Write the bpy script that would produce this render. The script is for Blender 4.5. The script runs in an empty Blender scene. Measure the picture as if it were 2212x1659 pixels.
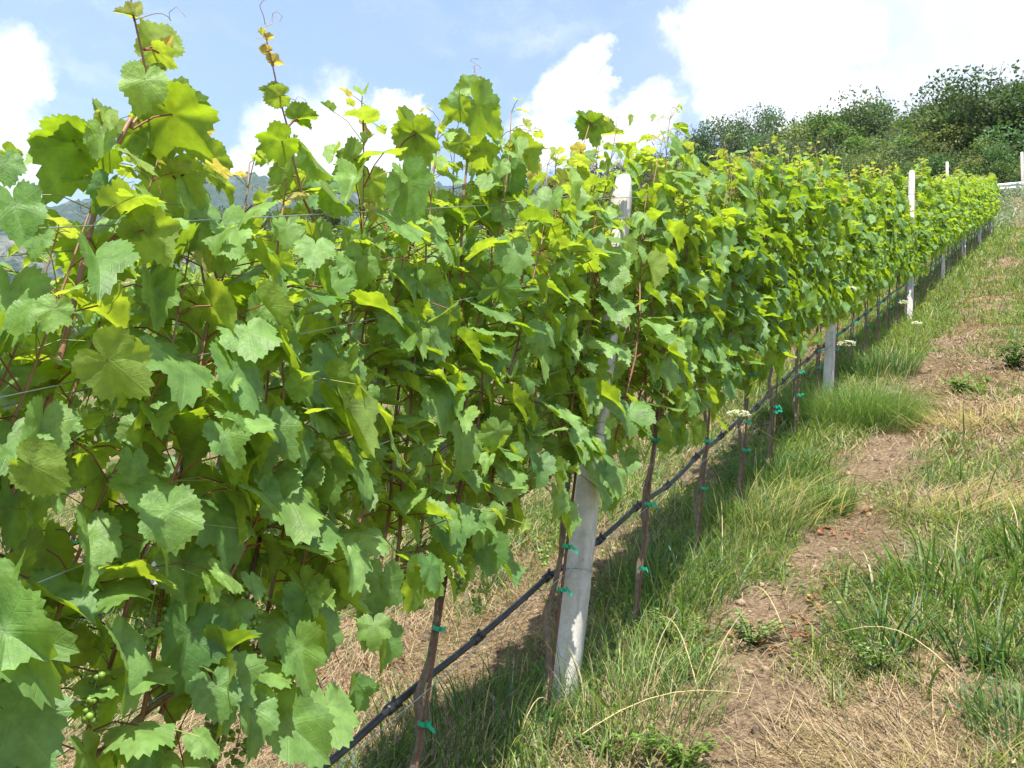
import bpy, math, random
import numpy as np
from mathutils import Vector, Matrix
R = math.radians
rng = np.random.default_rng(7)
random.seed(7)
nz = lambda a: np.asarray(a, float) / np.linalg.norm(a)

# ------------------------------------------------------------ camera
F, CX, CY = 2335.0, 1106.0, 829.5          # measured on the photograph at 2212 px width
SL = 0.45822                               # the vineyard climbs 24.6 degrees
CAMH = 1.7
RX = [(0.89623402, 0.02114591, -0.44307723), (0.43294408, -0.25913687, 0.86336985), (0.09656091, 0.9656091, 0.24140227)]
RIGHT = np.array([r[0] for r in RX]); UPV = np.array([r[1] for r in RX]); FWD = np.array([r[2] for r in RX])
RXM = np.array(RX)
CAM = np.array([0, 0, CAMH])
sc = bpy.context.scene
col = sc.collection
cd = bpy.data.cameras.new("camera"); cam = bpy.data.objects.new("camera", cd); col.objects.link(cam)
cd.sensor_width = 36; cd.lens = 36 * F / 2212
cd.clip_start = 0.05; cd.clip_end = 9000
RXM = np.array([RX[0], RX[1], RX[2]])
right = RXM[:, 0]; up = RXM[:, 1]; fwd = RXM[:, 2]
cam.matrix_world = Matrix(((right[0], up[0], -fwd[0], 0), (right[1], up[1], -fwd[1], 0), (right[2], up[2], -fwd[2], CAMH), (0, 0, 0, 1)))
sc.camera = cam

def ray(px, py):
    return RXM @ np.array([(px - CX) / F, -(py - CY) / F, 1.0])
def at_x(px, py, X):                       # the point on the upright plane x = X seen at a photo pixel
    r = ray(px, py); return CAM + r * (X / r[0])
def at_ground(px, py, h=0.0):
    r = ray(px, py); t = (CAMH - h) / (SL * r[1] - r[2]); return CAM + t * r
def at_y(px, py, Y):
    r = ray(px, py); return CAM + r * (Y / r[1])

# ------------------------------------------------------------ sun, sky, exposure
SUN = nz([0.17, -0.50, 0.85])
EXPOSURE = 1.30
USE_HAZE = True
SKY = 0.135
sl_ = bpy.data.lights.new("sun", 'SUN'); sl_.energy = 5.0; sl_.angle = R(0.5); sl_.color = (1, 0.955, 0.87)
so = bpy.data.objects.new("sun", sl_); col.objects.link(so)
so.rotation_euler = Vector(SUN).to_track_quat('Z', 'Y').to_euler()
sc.view_settings.view_transform = 'Standard'; sc.view_settings.look = 'None'
sc.view_settings.exposure = EXPOSURE; sc.view_settings.gamma = 1
sc.cycles.max_bounces = 8; sc.cycles.diffuse_bounces = 3; sc.cycles.glossy_bounces = 2
sc.cycles.transmission_bounces = 4; sc.cycles.transparent_max_bounces = 6; sc.cycles.volume_bounces = 0
sc.cycles.caustics_reflective = False; sc.cycles.caustics_refractive = False

class NT:                                  # a short way to write node trees
    def __init__(s, tree): s.t = tree; s.n = tree.nodes; s.l = tree.links; s.n.clear()
    def add(s, typ, **kw):
        n = s.n.new(typ)
        for k, v in kw.items(): setattr(n, k, v)
        return n
    def put(s, sock, v):
        if v is None: return
        if isinstance(v, bpy.types.NodeSocket): s.l.new(v, sock)
        else: sock.default_value = v
    def math(s, op, a, b=None, c=None, clamp=False):
        n = s.add('ShaderNodeMath', operation=op); n.use_clamp = clamp
        s.put(n.inputs[0], a); s.put(n.inputs[1], b); s.put(n.inputs[2], c)
        return n.outputs[0]
    def vmath(s, op, a, b=None, out=0):
        n = s.add('ShaderNodeVectorMath', operation=op); s.put(n.inputs[0], a)
        if op == 'SCALE': s.put(n.inputs[3], b)
        else: s.put(n.inputs[1], b)
        return n.outputs[out]
    def mix(s, f, a, b, typ='RGBA', blend='MIX'):
        n = s.add('ShaderNodeMix', data_type=typ)
        if typ == 'RGBA':
            n.blend_type = blend; s.put(n.inputs[0], f); s.put(n.inputs[6], a); s.put(n.inputs[7], b); return n.outputs[2]
        s.put(n.inputs[0], f); s.put(n.inputs[2], a); s.put(n.inputs[3], b); return n.outputs[0]
    def noise(s, vec, scale, detail=3, rough=.5, out=0, dist=0):
        n = s.add('ShaderNodeTexNoise'); s.put(n.inputs['Vector'], vec); n.inputs['Scale'].default_value = scale
        n.inputs['Detail'].default_value = detail; n.inputs['Roughness'].default_value = rough; n.inputs['Distortion'].default_value = dist
        return n.outputs[out]
    def rng(s, v, a, b, c=0.0, d=1.0, smooth=False):
        n = s.add('ShaderNodeMapRange'); n.interpolation_type = 'SMOOTHSTEP' if smooth else 'LINEAR'
        for i, x in enumerate((v, a, b, c, d)): s.put(n.inputs[i], x)
        return n.outputs[0]
    def ramp(s, v, stops):
        n = s.add('ShaderNodeValToRGB'); e = n.color_ramp.elements
        while len(e) > 1: e.remove(e[-1])
        e[0].position = stops[0][0]; e[0].color = (*stops[0][1], 1)
        for p, c in stops[1:]:
            x = e.new(p); x.color = (*c, 1)
        s.put(n.inputs[0], v); return n.outputs[0]

world = bpy.data.worlds.new("World"); sc.world = world; world.use_nodes = True
w = NT(world.node_tree)
sky = w.add('ShaderNodeTexSky', sky_type='NISHITA', sun_disc=False)
sky.sun_elevation = math.asin(SUN[2]); sky.sun_rotation = math.atan2(SUN[0], SUN[1])
sky.altitude = 400; sky.air_density = 1.0; sky.dust_density = 0.6; sky.ozone_density = 1.0
tc = w.add('ShaderNodeTexCoord'); dirv = tc.outputs['Generated']
# cumulus clouds: puffs by sky direction (azimuth and height over the hills), edges broken up by noise
PUFFS = [  # (direction as seen at photo px, radius px, weight)
    (20, 215, 125), (-60, 300, 170), (-40, 400, 130), (70, 190, 60), (60, 330, 80), (115, 235, 30),
    (700, 300, 150), (590, 270, 90), (560, 350, 110), (650, 230, 60), (780, 235, 65), (855, 200, 45), (900, 200, 38), (820, 320, 120), (760, 400, 110), (890, 270, 55), (515, 290, 40),
    (1260, 185, 85), (1330, 140, 52), (1215, 225, 60), (1300, 250, 70), (1200, 320, 80), (1350, 190, 40),
    (1420, 275, 75), (1370, 310, 70), (1290, 350, 80),
    (1640, 110, 175), (1530, 90, 95), (1560, 180, 100), (1730, 190, 160), (1830, 60, 140), (1830, 230, 105), (1690, 260, 130), (1560, 270, 70), (1760, -60, 160),
    (-400, 150, 260), (-800, 350, 300), (2650, 60, 330), (3100, 300, 260), (1100, -700, 350), (-300, -900, 300)]
n1 = w.noise(dirv, 5.0, 9, .66, out=1)
n2 = w.noise(dirv, 22.0, 8, .66, out=1)
dis = w.vmath('ADD', dirv, w.vmath('SCALE', w.vmath('SUBTRACT', n1, (.5, .5, .5)), .13))
dis = w.vmath('ADD', dis, w.vmath('SCALE', w.vmath('SUBTRACT', n2, (.5, .5, .5)), .045))
acc = None
for (px, py, r_) in PUFFS:
    dvec = nz(ray(px, py)); ang = r_ / F / (1 + ((px - CX) ** 2 + (py - CY) ** 2) / F / F)
    dd = w.vmath('DISTANCE', dis, tuple(dvec), out=1)
    v = w.math('SUBTRACT', 1.0, w.math('DIVIDE', dd, ang))
    acc = v if acc is None else w.math('SMOOTH_MAX', acc, v, .18)
dens = w.rng(w.math('ADD', acc, w.math('MULTIPLY', w.math('SUBTRACT', w.noise(dirv, 16.0, 9, .7), .5), 1.1)), -.22, .50, 0, 1, True)
# soft veil to the upper right and thin wisps high up
veil = w.rng(w.vmath('DISTANCE', dis, tuple(nz(ray(2150, 120))), out=1), .34, .04, .06, .66, True)
mp = w.add('ShaderNodeMapping'); mp.inputs['Scale'].default_value = (3.0, 3.0, 14.0); w.put(mp.inputs[0], dis)
wisp = w.rng(w.noise(mp.outputs[0], 1.3, 6, .6), .45, .75, .05, .42, True)
cl = w.math('MAXIMUM', dens, w.math('MAXIMUM', veil, wisp))
shade = w.rng(w.noise(dis, 9.0, 6, .65), .36, .58, .0, 1.0)
white = w.mix(shade, (.80, .86, .95, 1), (1, 1, 1, 1))
bg1 = w.add('ShaderNodeBackground'); w.put(bg1.inputs[0], sky.outputs[0]); bg1.inputs[1].default_value = SKY
bg2 = w.add('ShaderNodeBackground'); w.put(bg2.inputs[0], white); bg2.inputs[1].default_value = .60
mx = w.add('ShaderNodeMixShader'); w.put(mx.inputs[0], cl); w.l.new(bg1.outputs[0], mx.inputs[1]); w.l.new(bg2.outputs[0], mx.inputs[2])
wo = w.add('ShaderNodeOutputWorld'); w.l.new(mx.outputs[0], wo.inputs[0])

# ------------------------------------------------------------ helpers: tags and meshes
def tag(o, label=None, cat=None, group=None, kind=None):
    if label: o['label'] = label
    if cat: o['category'] = cat
    if group: o['group'] = group
    if kind: o['kind'] = kind
    return o
def empty(name, loc):
    o = bpy.data.objects.new(name, None); o.location = [float(v) for v in loc]; o.empty_display_size = .1
    col.objects.link(o); return o

class MB:
    """collects vertices and faces (numpy); build() links ONE mesh object. 'tint' and 'luv' are per-vertex attributes for the shaders."""
    def __init__(s): s.V = []; s.T = []; s.L = []; s.F3 = []; s.F4 = []; s.n = 0
    def add(s, V, f3=None, f4=None, tint=(0, 0, 0, 1), luv=None):
        V = np.asarray(V, np.float32).reshape(-1, 3); k = len(V)
        t = np.asarray(tint, np.float32)
        if t.ndim == 1: t = np.tile(t, (k, 1))
        s.V.append(V); s.T.append(t); s.L.append(np.zeros((k, 3), np.float32) if luv is None else np.asarray(luv, np.float32))
        if f3 is not None and len(f3): s.F3.append(np.asarray(f3, np.int32) + s.n)
        if f4 is not None and len(f4): s.F4.append(np.asarray(f4, np.int32) + s.n)
        s.n += k
    def mesh(s, name, mat, smooth=True, origin=(0, 0, 0)):
        me = bpy.data.meshes.new(name)
        V = (np.concatenate(s.V) - np.asarray(origin, np.float32)).astype(np.float32)
        f3 = np.concatenate(s.F3) if s.F3 else np.zeros((0, 3), np.int32)
        f4 = np.concatenate(s.F4) if s.F4 else np.zeros((0, 4), np.int32)
        me.vertices.add(len(V)); me.vertices.foreach_set('co', V.ravel())
        nl = f3.size + f4.size; me.loops.add(nl)
        me.loops.foreach_set('vertex_index', np.concatenate([f3.ravel(), f4.ravel()]))
        me.polygons.add(len(f3) + len(f4))
        st = np.concatenate([np.arange(len(f3)) * 3, f3.size + np.arange(len(f4)) * 4]).astype(np.int32)
        me.polygons.foreach_set('loop_start', st)
        me.update(calc_edges=True)
        if smooth: me.polygons.foreach_set('use_smooth', np.ones(len(me.polygons), bool))
        a = me.attributes.new('tint', 'FLOAT_COLOR', 'POINT'); a.data.foreach_set('color', np.concatenate(s.T).ravel())
        a = me.attributes.new('luv', 'FLOAT_VECTOR', 'POINT'); a.data.foreach_set('vector', np.concatenate(s.L).ravel())
        me.materials.append(mat); me.update()
        return me
    def build(s, name, mat, parent=None, smooth=True, loc=None):
        """vertices are in world coordinates unless loc is None and parent given; the object sits at its parent's origin or at loc"""
        org = np.zeros(3) if parent is None else np.array(parent['_org'])
        if loc is not None: org = np.asarray(loc, float)
        o = bpy.data.objects.new(name, s.mesh(name, mat, smooth, org)); col.objects.link(o)
        if parent is not None:
            o.parent = parent; po = np.array(parent['_org']); o.location = [float(v) for v in (org - po)]
        else: o.location = [float(v) for v in org]
        o['_org'] = [float(v) for v in org]
        return o
def root(name, loc, label, cat, group=None):
    o = empty(name, loc); o['_org'] = [float(v) for v in loc]; return tag(o, label, cat, group)

def tube(mb, pts, rad, sides=6, tint=(0, 0, 0, 1), cap=True):
    pts = np.asarray(pts, float); n = len(pts); rad = np.broadcast_to(np.asarray(rad, float), (n,))
    T = np.gradient(pts, axis=0); T /= np.linalg.norm(T, axis=1)[:, None] + 1e-12
    ref = np.array([0, 0, 1.]) if abs(T[0][2]) < .9 else np.array([1., 0, 0])
    U = np.cross(T, ref); U /= np.linalg.norm(U, axis=1)[:, None] + 1e-9; W = np.cross(T, U)
    a = np.arange(sides) * 2 * np.pi / sides
    ring = pts[:, None] + rad[:, None, None] * (np.cos(a)[None, :, None] * U[:, None] + np.sin(a)[None, :, None] * W[:, None])
    V = ring.reshape(-1, 3)
    i = np.arange(n - 1)[:, None] * sides; j = np.arange(sides)[None]; k = (j + 1) % sides
    f4 = np.stack([i + j, i + k, i + sides + k, i + sides + j], -1).reshape(-1, 4)
    f3 = []
    if cap:
        V = np.vstack([V, pts[0], pts[-1]]); m = n * sides
        f3 = [(m, (q + 1) % sides, q) for q in range(sides)] + [(m + 1, (n - 1) * sides + q, (n - 1) * sides + (q + 1) % sides) for q in range(sides)]
    if sides == 3: cap = False
    mb.add(V, f3, f4, tint)
def box(mb, c, sx, sy, sz, ax=None, bev=0.0, tint=(0, 0, 0, 1)):
    """chamfered box, axes ax (3 rows) or world"""
    ax = np.eye(3) if ax is None else np.asarray(ax)
    b = max(bev, 1e-4); P = []; x, y, z = sx / 2, sy / 2, sz / 2
    oc = [(x - b, y), (x, y - b), (x, -y + b), (x - b, -y), (-x + b, -y), (-x, -y + b), (-x, y - b), (-x + b, y)]
    sh = [((px * (x - b) / x), (py * (y - b) / y)) for px, py in oc]
    rings = [(sh, -z), (oc, -z + b), (oc, z - b), (sh, z)]
    for o8, zz in rings: P += [(p[0], p[1], zz) for p in o8]
    P += [(0, 0, -z), (0, 0, z)]
    V = np.array(P) @ ax + np.asarray(c)
    f4 = []; f3 = []
    for r_ in range(3):
        for q in range(8): f4.append((r_ * 8 + (q + 1) % 8, r_ * 8 + q, r_ * 8 + 8 + q, r_ * 8 + 8 + (q + 1) % 8))
    for q in range(8): f3 += [(32, q, (q + 1) % 8), (33, 24 + (q + 1) % 8, 24 + q)]
    mb.add(V, f3, f4, tint)

def vnoise(x, y, seed=0):                    # smooth value noise, vectorised
    x = np.asarray(x, float); y = np.asarray(y, float)
    xi = np.floor(x).astype(np.int64); yi = np.floor(y).astype(np.int64); fx = x - xi; fy = y - yi
    fx = fx * fx * (3 - 2 * fx); fy = fy * fy * (3 - 2 * fy)
    def h(a, b):
        v = (a * 374761393 + b * 668265263 + seed * 974634777) & 0xffffffff
        v = ((v ^ (v >> 13)) * 1274126177) & 0xffffffff; v = v ^ (v >> 16)
        return (v & 0xffff) / 65535.0
    return (h(xi, yi) * (1 - fx) + h(xi + 1, yi) * fx) * (1 - fy) + (h(xi, yi + 1) * (1 - fx) + h(xi + 1, yi + 1) * fx) * fy
def fbm(x, y, o=4, seed=0):
    s = 0; a = .5
    for k in range(o): s = s + a * vnoise(x * 2 ** k, y * 2 ** k, seed + k * 17); a *= .5
    return s
def sstep(a, b, x):
    t = np.clip((np.asarray(x, float) - a) / (b - a), 0, 1); return t * t * (3 - 2 * t)

def ground_z(x, y):
    x = np.asarray(x, float); y = np.asarray(y, float)
    base = SL * y
    # the road bench above the last vines, then the wooded slope easing off; downhill it flattens into the valley
    bank = sstep(37.8, 40.6, y) * 1.15
    z = base + bank * sstep(46, 40.6, y)
    z = np.where(y > 40.6, np.minimum(z, SL * 40.6 + 1.15 + .02 * (y - 40.6)) , z)
    z = np.where(y > 46, SL * 40.6 + 1.26 + .42 * np.minimum(y - 46, 60) + .02 * (y - 46), z)
    z = np.where(y < -15, -SL * 15 + 60 * np.tanh((y + 15) * SL / 60), z)
    near = sstep(45, 12, np.hypot(x, y))
    b = (fbm(x * 1.3, y * 1.3, 4, 3) - .47) * .10 + (fbm(x * 8, y * 8, 3, 9) - .44) * .050
    rut = -.035 * np.exp(-((x + .92 - .05 * np.sin(y * 1.1)) / .13) ** 2)
    return z + near * (b + rut)

# ------------------------------------------------------------ materials
def newmat(name):
    m = bpy.data.materials.new(name); m.use_nodes = True; return m, NT(m.node_tree)
def bsdf(t, colr, rough=.6, spec=.4, bump=None, bstr=.3, bdist=.01, metal=0.0):
    b = t.add('ShaderNodeBsdfPrincipled'); t.put(b.inputs['Base Color'], colr); t.put(b.inputs['Roughness'], rough)
    b.inputs['Specular IOR Level'].default_value = spec; b.inputs['Metallic'].default_value = metal
    if bump is not None:
        bp = t.add('ShaderNodeBump'); bp.inputs['Strength'].default_value = bstr; bp.inputs['Distance'].default_value = bdist
        t.put(bp.inputs['Height'], bump); t.l.new(bp.outputs[0], b.inputs['Normal'])
    return b
def out(t, sh):
    o = t.add('ShaderNodeOutputMaterial'); t.l.new(sh, o.inputs[0])

def leaf_material(name, veins=True):
    """tint: r = random, g = youth (young leaves are yellower), b = rusty tip leaves"""
    m, t = newmat(name)
    at = t.add('ShaderNodeAttribute', attribute_name='tint'); sep = t.add('ShaderNodeSeparateColor'); t.l.new(at.outputs[0], sep.inputs[0])
    rr, yo, ru = sep.outputs[0], sep.outputs[1], sep.outputs[2]
    top = t.mix(rr, (.070, .168, .042, 1), (.185, .330, .090, 1))
    top = t.mix(yo, top, (.23, .36, .07, 1)); top = t.mix(ru, top, (.50, .30, .09, 1))
    und = t.mix(rr, (.110, .185, .035, 1), (.165, .250, .052, 1))
    und = t.mix(yo, und, (.27, .36, .07, 1)); und = t.mix(ru, und, (.50, .32, .10, 1))
    trn = t.mix(rr, (.27, .44, .012, 1), (.46, .60, .018, 1))
    trn = t.mix(yo, trn, (.55, .66, .05, 1)); trn = t.mix(ru, trn, (.75, .48, .12, 1))
    bump = None
    if veins:
        lv = t.add('ShaderNodeAttribute', attribute_name='luv'); sx = t.add('ShaderNodeSeparateXYZ'); t.l.new(lv.outputs[1], sx.inputs[0])
        x = t.math('ABSOLUTE', sx.outputs[0]); y = sx.outputs[1]
        ln = t.math('SQRT', t.math('ADD', t.math('MULTIPLY', x, x), t.math('MULTIPLY', y, y)))
        best = None
        for a_ in (0, 50, 104):
            s_, c_ = math.sin(R(a_)), math.cos(R(a_))
            dist = t.math('ABSOLUTE', t.math('SUBTRACT', t.math('MULTIPLY', x, c_), t.math('MULTIPLY', y, s_)))
            along = t.math('ADD', t.math('MULTIPLY', x, s_), t.math('MULTIPLY', y, c_))
            v = t.math('ADD', dist, t.math('MULTIPLY', t.math('LESS_THAN', along, 0.0), 5.0))
            # side veins: herring-bone off each main vein
            ph = t.math('ABSOLUTE', t.math('SUBTRACT', t.math('FRACT', t.math('MULTIPLY', t.math('SUBTRACT', along, t.math('MULTIPLY', dist, .75)), 5.0)), .5))
            sec = t.math('ADD', t.math('ADD', t.math('MULTIPLY', ph, .16), .008), t.math('MULTIPLY', t.math('GREATER_THAN', dist, .24), 5.0))
            v = t.math('MINIMUM', v, t.math('ADD', sec, t.math('MULTIPLY', t.math('LESS_THAN', along, 0.0), 5.0)))
            best = v if best is None else t.math('MINIMUM', best, v)
        vein = t.rng(best, .004, .022, 1, 0, True)
        vf = t.math('MULTIPLY', vein, .28)
        top = t.mix(vf, top, (.20, .30, .09, 1)); und = t.mix(vf, und, (.28, .36, .13, 1)); trn = t.mix(vf, trn, (.36, .45, .06, 1))
        crin = t.noise(lv.outputs[1], 9.0, 3, .6)
        bump = t.math('ADD', t.math('MULTIPLY', vein, -.35), t.math('MULTIPLY', crin, 1.4))
    if veins:                              # blotches, dust and a few brown spots differ from leaf to leaf
        ofs = t.vmath('ADD', lv.outputs[1], t.vmath('SCALE', at.outputs[0], 37.0))
        mot = t.rng(t.noise(ofs, 2.6, 4, .6), .3, .7, .72, 1.28); spot = t.rng(t.noise(ofs, 7.5, 3, .6), .70, .745, 0, .8)
        top = t.mix(1.0, top, mot, blend='MULTIPLY'); und = t.mix(1.0, und, mot, blend='MULTIPLY'); trn = t.mix(1.0, trn, mot, blend='MULTIPLY')
        top = t.mix(spot, top, (.22, .13, .05, 1)); und = t.mix(spot, und, (.22, .13, .05, 1)); trn = t.mix(spot, trn, (.20, .12, .03, 1))
    geo = t.add('ShaderNodeNewGeometry')
    colr = t.mix(geo.outputs['Backfacing'], top, und)
    b = bsdf(t, colr, t.mix(geo.outputs['Backfacing'], .50, .80, 'FLOAT'), .42, bump, .35, .004)
    tr = t.add('ShaderNodeBsdfTranslucent'); t.put(tr.inputs[0], trn)
    ms = t.add('ShaderNodeMixShader'); ms.inputs[0].default_value = .47
    t.l.new(b.outputs[0], ms.inputs[1]); t.l.new(tr.outputs[0], ms.inputs[2]); out(t, ms.outputs[0])
    return m
M = {}
M['leaf'] = leaf_material('vine_leaf')
M['leaf_far'] = leaf_material('vine_leaf_far', False)

def tint_material(name, rough=.6, spec=.3, bump_scale=None, transl=0.0, bstr=.4, bdist=.004, vary=.25):
    """base colour straight from the tint attribute, broken up by noise"""
    m, t = newmat(name)
    at = t.add('ShaderNodeAttribute', attribute_name='tint'); tcn = t.add('ShaderNodeTexCoord')
    nn = t.noise(tcn.outputs['Object'], bump_scale or 30, 4, .6)
    c = t.mix(1.0, at.outputs[0], t.ramp(nn, [(.25, (1 - vary,) * 3), (.75, (1 + vary,) * 3)]), blend='MULTIPLY')
    b = bsdf(t, c, rough, spec, nn if bump_scale else None, bstr, bdist)
    if transl > 0:
        tr = t.add('ShaderNodeBsdfTranslucent'); t.put(tr.inputs[0], t.mix(1.0, at.outputs[0], (1.6, 1.7, .8, 1), blend='MULTIPLY'))
        ms = t.add('ShaderNodeMixShader'); ms.inputs[0].default_value = transl
        t.l.new(b.outputs[0], ms.inputs[1]); t.l.new(tr.outputs[0], ms.inputs[2]); out(t, ms.outputs[0])
    else: out(t, b.outputs[0])
    return m
M['bark'] = tint_material('vine_bark', .85, .2, 60, bstr=.8, bdist=.006, vary=.45)
M['cane'] = tint_material('cane', .5, .4, 40, vary=.2)
M['grass'] = tint_material('grass', .5, .35, None, .38, vary=.12)
M['straw'] = tint_material('straw', .6, .3, None, .10, vary=.2)
M['berry'] = tint_material('grape_berry', .35, .5, None, .25, vary=.05)
M['petal'] = tint_material('flower', .7, .2, None, .3, vary=.05)
M['tree_leaf'] = tint_material('tree_leaf', .6, .3, None, .32, vary=.15)
M['tie'] = tint_material('plastic_tie', .35, .5, None, .3, vary=.1)
M['rust'] = tint_material('rusty_rod', .7, .35, 90, bstr=.4, vary=.4)

m, t = newmat('concrete'); tcn = t.add('ShaderNodeTexCoord'); ob = tcn.outputs['Object']
a = t.noise(ob, 14, 6, .65); b2 = t.noise(ob, 130, 3, .6); mpn = t.add('ShaderNodeMapping'); mpn.inputs['Scale'].default_value = (30, 30, 2.5); t.put(mpn.inputs[0], ob)
stn = t.noise(mpn.outputs[0], 1.0, 5, .6)
c = t.ramp(a, [(.3, (.33, .31, .28)), (.55, (.46, .44, .40)), (.75, (.55, .53, .48))])
c = t.mix(t.rng(stn, .52, .72, 0, .55), c, (.20, .185, .155, 1)); c = t.mix(t.rng(b2, .62, .70, 0, .5), c, (.16, .15, .13, 1))
out(t, bsdf(t, c, .9, .2, t.math('ADD', t.math('MULTIPLY', b2, .5), a), .6, .006).outputs[0]); M['concrete'] = m

m, t = newmat('wire'); out(t, bsdf(t, (.42, .45, .46, 1), .38, .5, metal=.85).outputs[0]); M['wire'] = m
m, t = newmat('black_pipe'); tcn = t.add('ShaderNodeTexCoord')
c = t.mix(t.rng(t.noise(tcn.outputs['Object'], 5, 5, .7), .45, .75), (.012, .013, .015, 1), (.085, .08, .075, 1))
out(t, bsdf(t, c, .42, .5, t.noise(tcn.outputs['Object'], 60, 2), .2, .002).outputs[0]); M['pipe'] = m
m, t = newmat('galvanised_steel'); tcn = t.add('ShaderNodeTexCoord')
out(t, bsdf(t, t.mix(t.noise(tcn.outputs['Object'], 3, 4), (.45, .48, .50, 1), (.62, .64, .66, 1)), .45, .5, metal=.6).outputs[0]); M['galv'] = m

# ground: soil, straw mulch and low green growth
m, t = newmat('ground'); tcn = t.add('ShaderNodeTexCoord'); ob = tcn.outputs['Object']
big = t.noise(ob, .9, 5, .6); med = t.noise(ob, 6, 6, .65); fin = t.noise(ob, 55, 5, .7); gr = t.noise(ob, 210, 3, .7)
mpn = t.add('ShaderNodeMapping'); mpn.inputs['Scale'].default_value = (45, 260, 60); mpn.inputs['Rotation'].default_value = (0, 0, .5)
t.put(mpn.inputs[0], t.vmath('ADD', ob, t.vmath('SCALE', t.noise(ob, 9, 2, .5, out=1), .08))); fib = t.noise(mpn.outputs[0], 1.0, 3, .6)
mp2 = t.add('ShaderNodeMapping'); mp2.inputs['Scale'].default_value = (240, 40, 60); mp2.inputs['Rotation'].default_value = (0, 0, .3)
t.put(mp2.inputs[0], t.vmath('ADD', ob, t.vmath('SCALE', t.noise(ob, 7, 2, .5, out=1), .09))); fib2 = t.noise(mp2.outputs[0], 1.0, 3, .6)
soil = t.ramp(fin, [(.3, (.085, .055, .033)), (.5, (.19, .13, .08)), (.72, (.36, .28, .19))])
straw = t.ramp(t.math('MAXIMUM', fib, fib2), [(.45, (.13, .085, .045)), (.58, (.29, .205, .12)), (.72, (.46, .35, .21))])
at = t.add('ShaderNodeAttribute', attribute_name='tint'); sep = t.add('ShaderNodeSeparateColor'); t.l.new(at.outputs[0], sep.inputs[0])
c = t.mix(t.rng(t.math('ADD', sep.outputs[0], t.math('MULTIPLY', t.math('SUBTRACT', med, .5), 1.4)), .35, .65), soil, straw)
green = t.ramp(gr, [(.3, (.030, .055, .014)), (.7, (.11, .17, .040))])
c = t.mix(t.rng(t.math('ADD', sep.outputs[1], t.math('MULTIPLY', t.math('SUBTRACT', med, .5), 1.8)), .4, .75, 0, .85), c, green)
out(t, bsdf(t, c, .95, .1, t.math('ADD', t.math('MULTIPLY', fin, 1.5), t.math('ADD', fib, fib2)), .8, .012).outputs[0]); M['ground'] = m
m, t = newmat('asphalt'); tcn = t.add('ShaderNodeTexCoord'); nn = t.noise(tcn.outputs['Object'], 40, 5, .7)
out(t, bsdf(t, t.ramp(nn, [(.3, (.045, .045, .048)), (.7, (.08, .08, .08))]), .9, .2, nn, .4, .01).outputs[0]); M['asphalt'] = m
m, t = newmat('mountain_forest'); tcn = t.add('ShaderNodeTexCoord'); ob = tcn.outputs['Object']
nb = t.noise(ob, .004, 8, .62); nf = t.noise(ob, .035, 6, .7)
c = t.ramp(nf, [(.3, (.016, .034, .016)), (.55, (.045, .078, .045)), (.75, (.085, .12, .045))])
c = t.mix(t.rng(t.math('ADD', nb, t.math('MULTIPLY', nf, .5)), .80, .94, 0, .85), c, (.30, .27, .21, 1))
out(t, bsdf(t, c, 1, .05, nf, 1.0, 25).outputs[0]); M['mountain'] = m
# ------------------------------------------------------------ the setting
def cover(x, y):
    """how much low green growth and how much straw lies on the ground at (x, y)"""
    x = np.asarray(x, float); y = np.asarray(y, float)
    n = fbm(x * 1.6, y * 1.6, 3, 21); n2 = fbm(x * .7, y * .5, 3, 31)
    blob = lambda cx, cy, r: np.exp(-(((x - cx) ** 2 + (y - cy) ** 2) / r ** 2))
    g = .36 + (n - .44) * 1.9
    g = g + .75 * np.exp(-((x + 1.42) / .30) ** 2) * sstep(2.0, 3.2, y + 1.2 * (x + 1.42) * 0) + .15 * np.exp(-((x + 3.75) / .35) ** 2)
    g = g - .75 * np.exp(-((x + .92 - .05 * np.sin(y * 1.1)) / .13) ** 2) * sstep(16, 9, y)
    g = g - .35 * np.exp(-((x + .72) / .16) ** 2) * sstep(2.5, 3.5, y)
    g = g + 1.1 * blob(-.36, 4.55, .40) + .8 * blob(-.12, 5.3, .35) + .9 * blob(-1.25, 7.8, .50) + .4 * blob(-.1, 3.55, .22) + .35 * blob(-1.05, 4.6, .3)
    g = g - 1.0 * blob(-.40, 7.75, .45) - .9 * blob(-.40, 5.85, .22) - .9 * blob(-.42, 3.35, .28) - .45 * blob(-2.25, 3.6, .5) - .5 * blob(-.3, 9.6, .6) - .35 * blob(-2.5, 2.8, .4)
    g = g + .30 * sstep(9, 20, y) * sstep(.3, .5, n2) + .12 * sstep(7, 12, y) + (fbm(x * 6.5, y * 5.5, 3, 33) - .44) * 1.3 + .07 + .14 * sstep(-1.7, -2.1, x)
    s = .40 + (fbm(x * 1.1 + 7, y * 1.1, 3, 41) - .44) * 1.7 + (fbm(x * 7 + 3, y * 6, 3, 43) - .44) * 1.1 + .05
    s = s + .9 * blob(-.40, 7.75, .55) + .8 * blob(-.40, 5.85, .35) + .9 * blob(-.40, 3.3, .35) + .9 * blob(-2.25, 3.6, .7) + .5 * blob(-2.6, 2.9, .6) + .5 * blob(-1.2, 6.0, .3)
    s = s - .95 * np.exp(-((x + .92 - .05 * np.sin(y * 1.1)) / .14) ** 2) * sstep(13, 9, y) - .6 * blob(-.86, 3.55, .2)
    return np.clip(g, 0, 1), np.clip(s, 0, 1)

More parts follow.
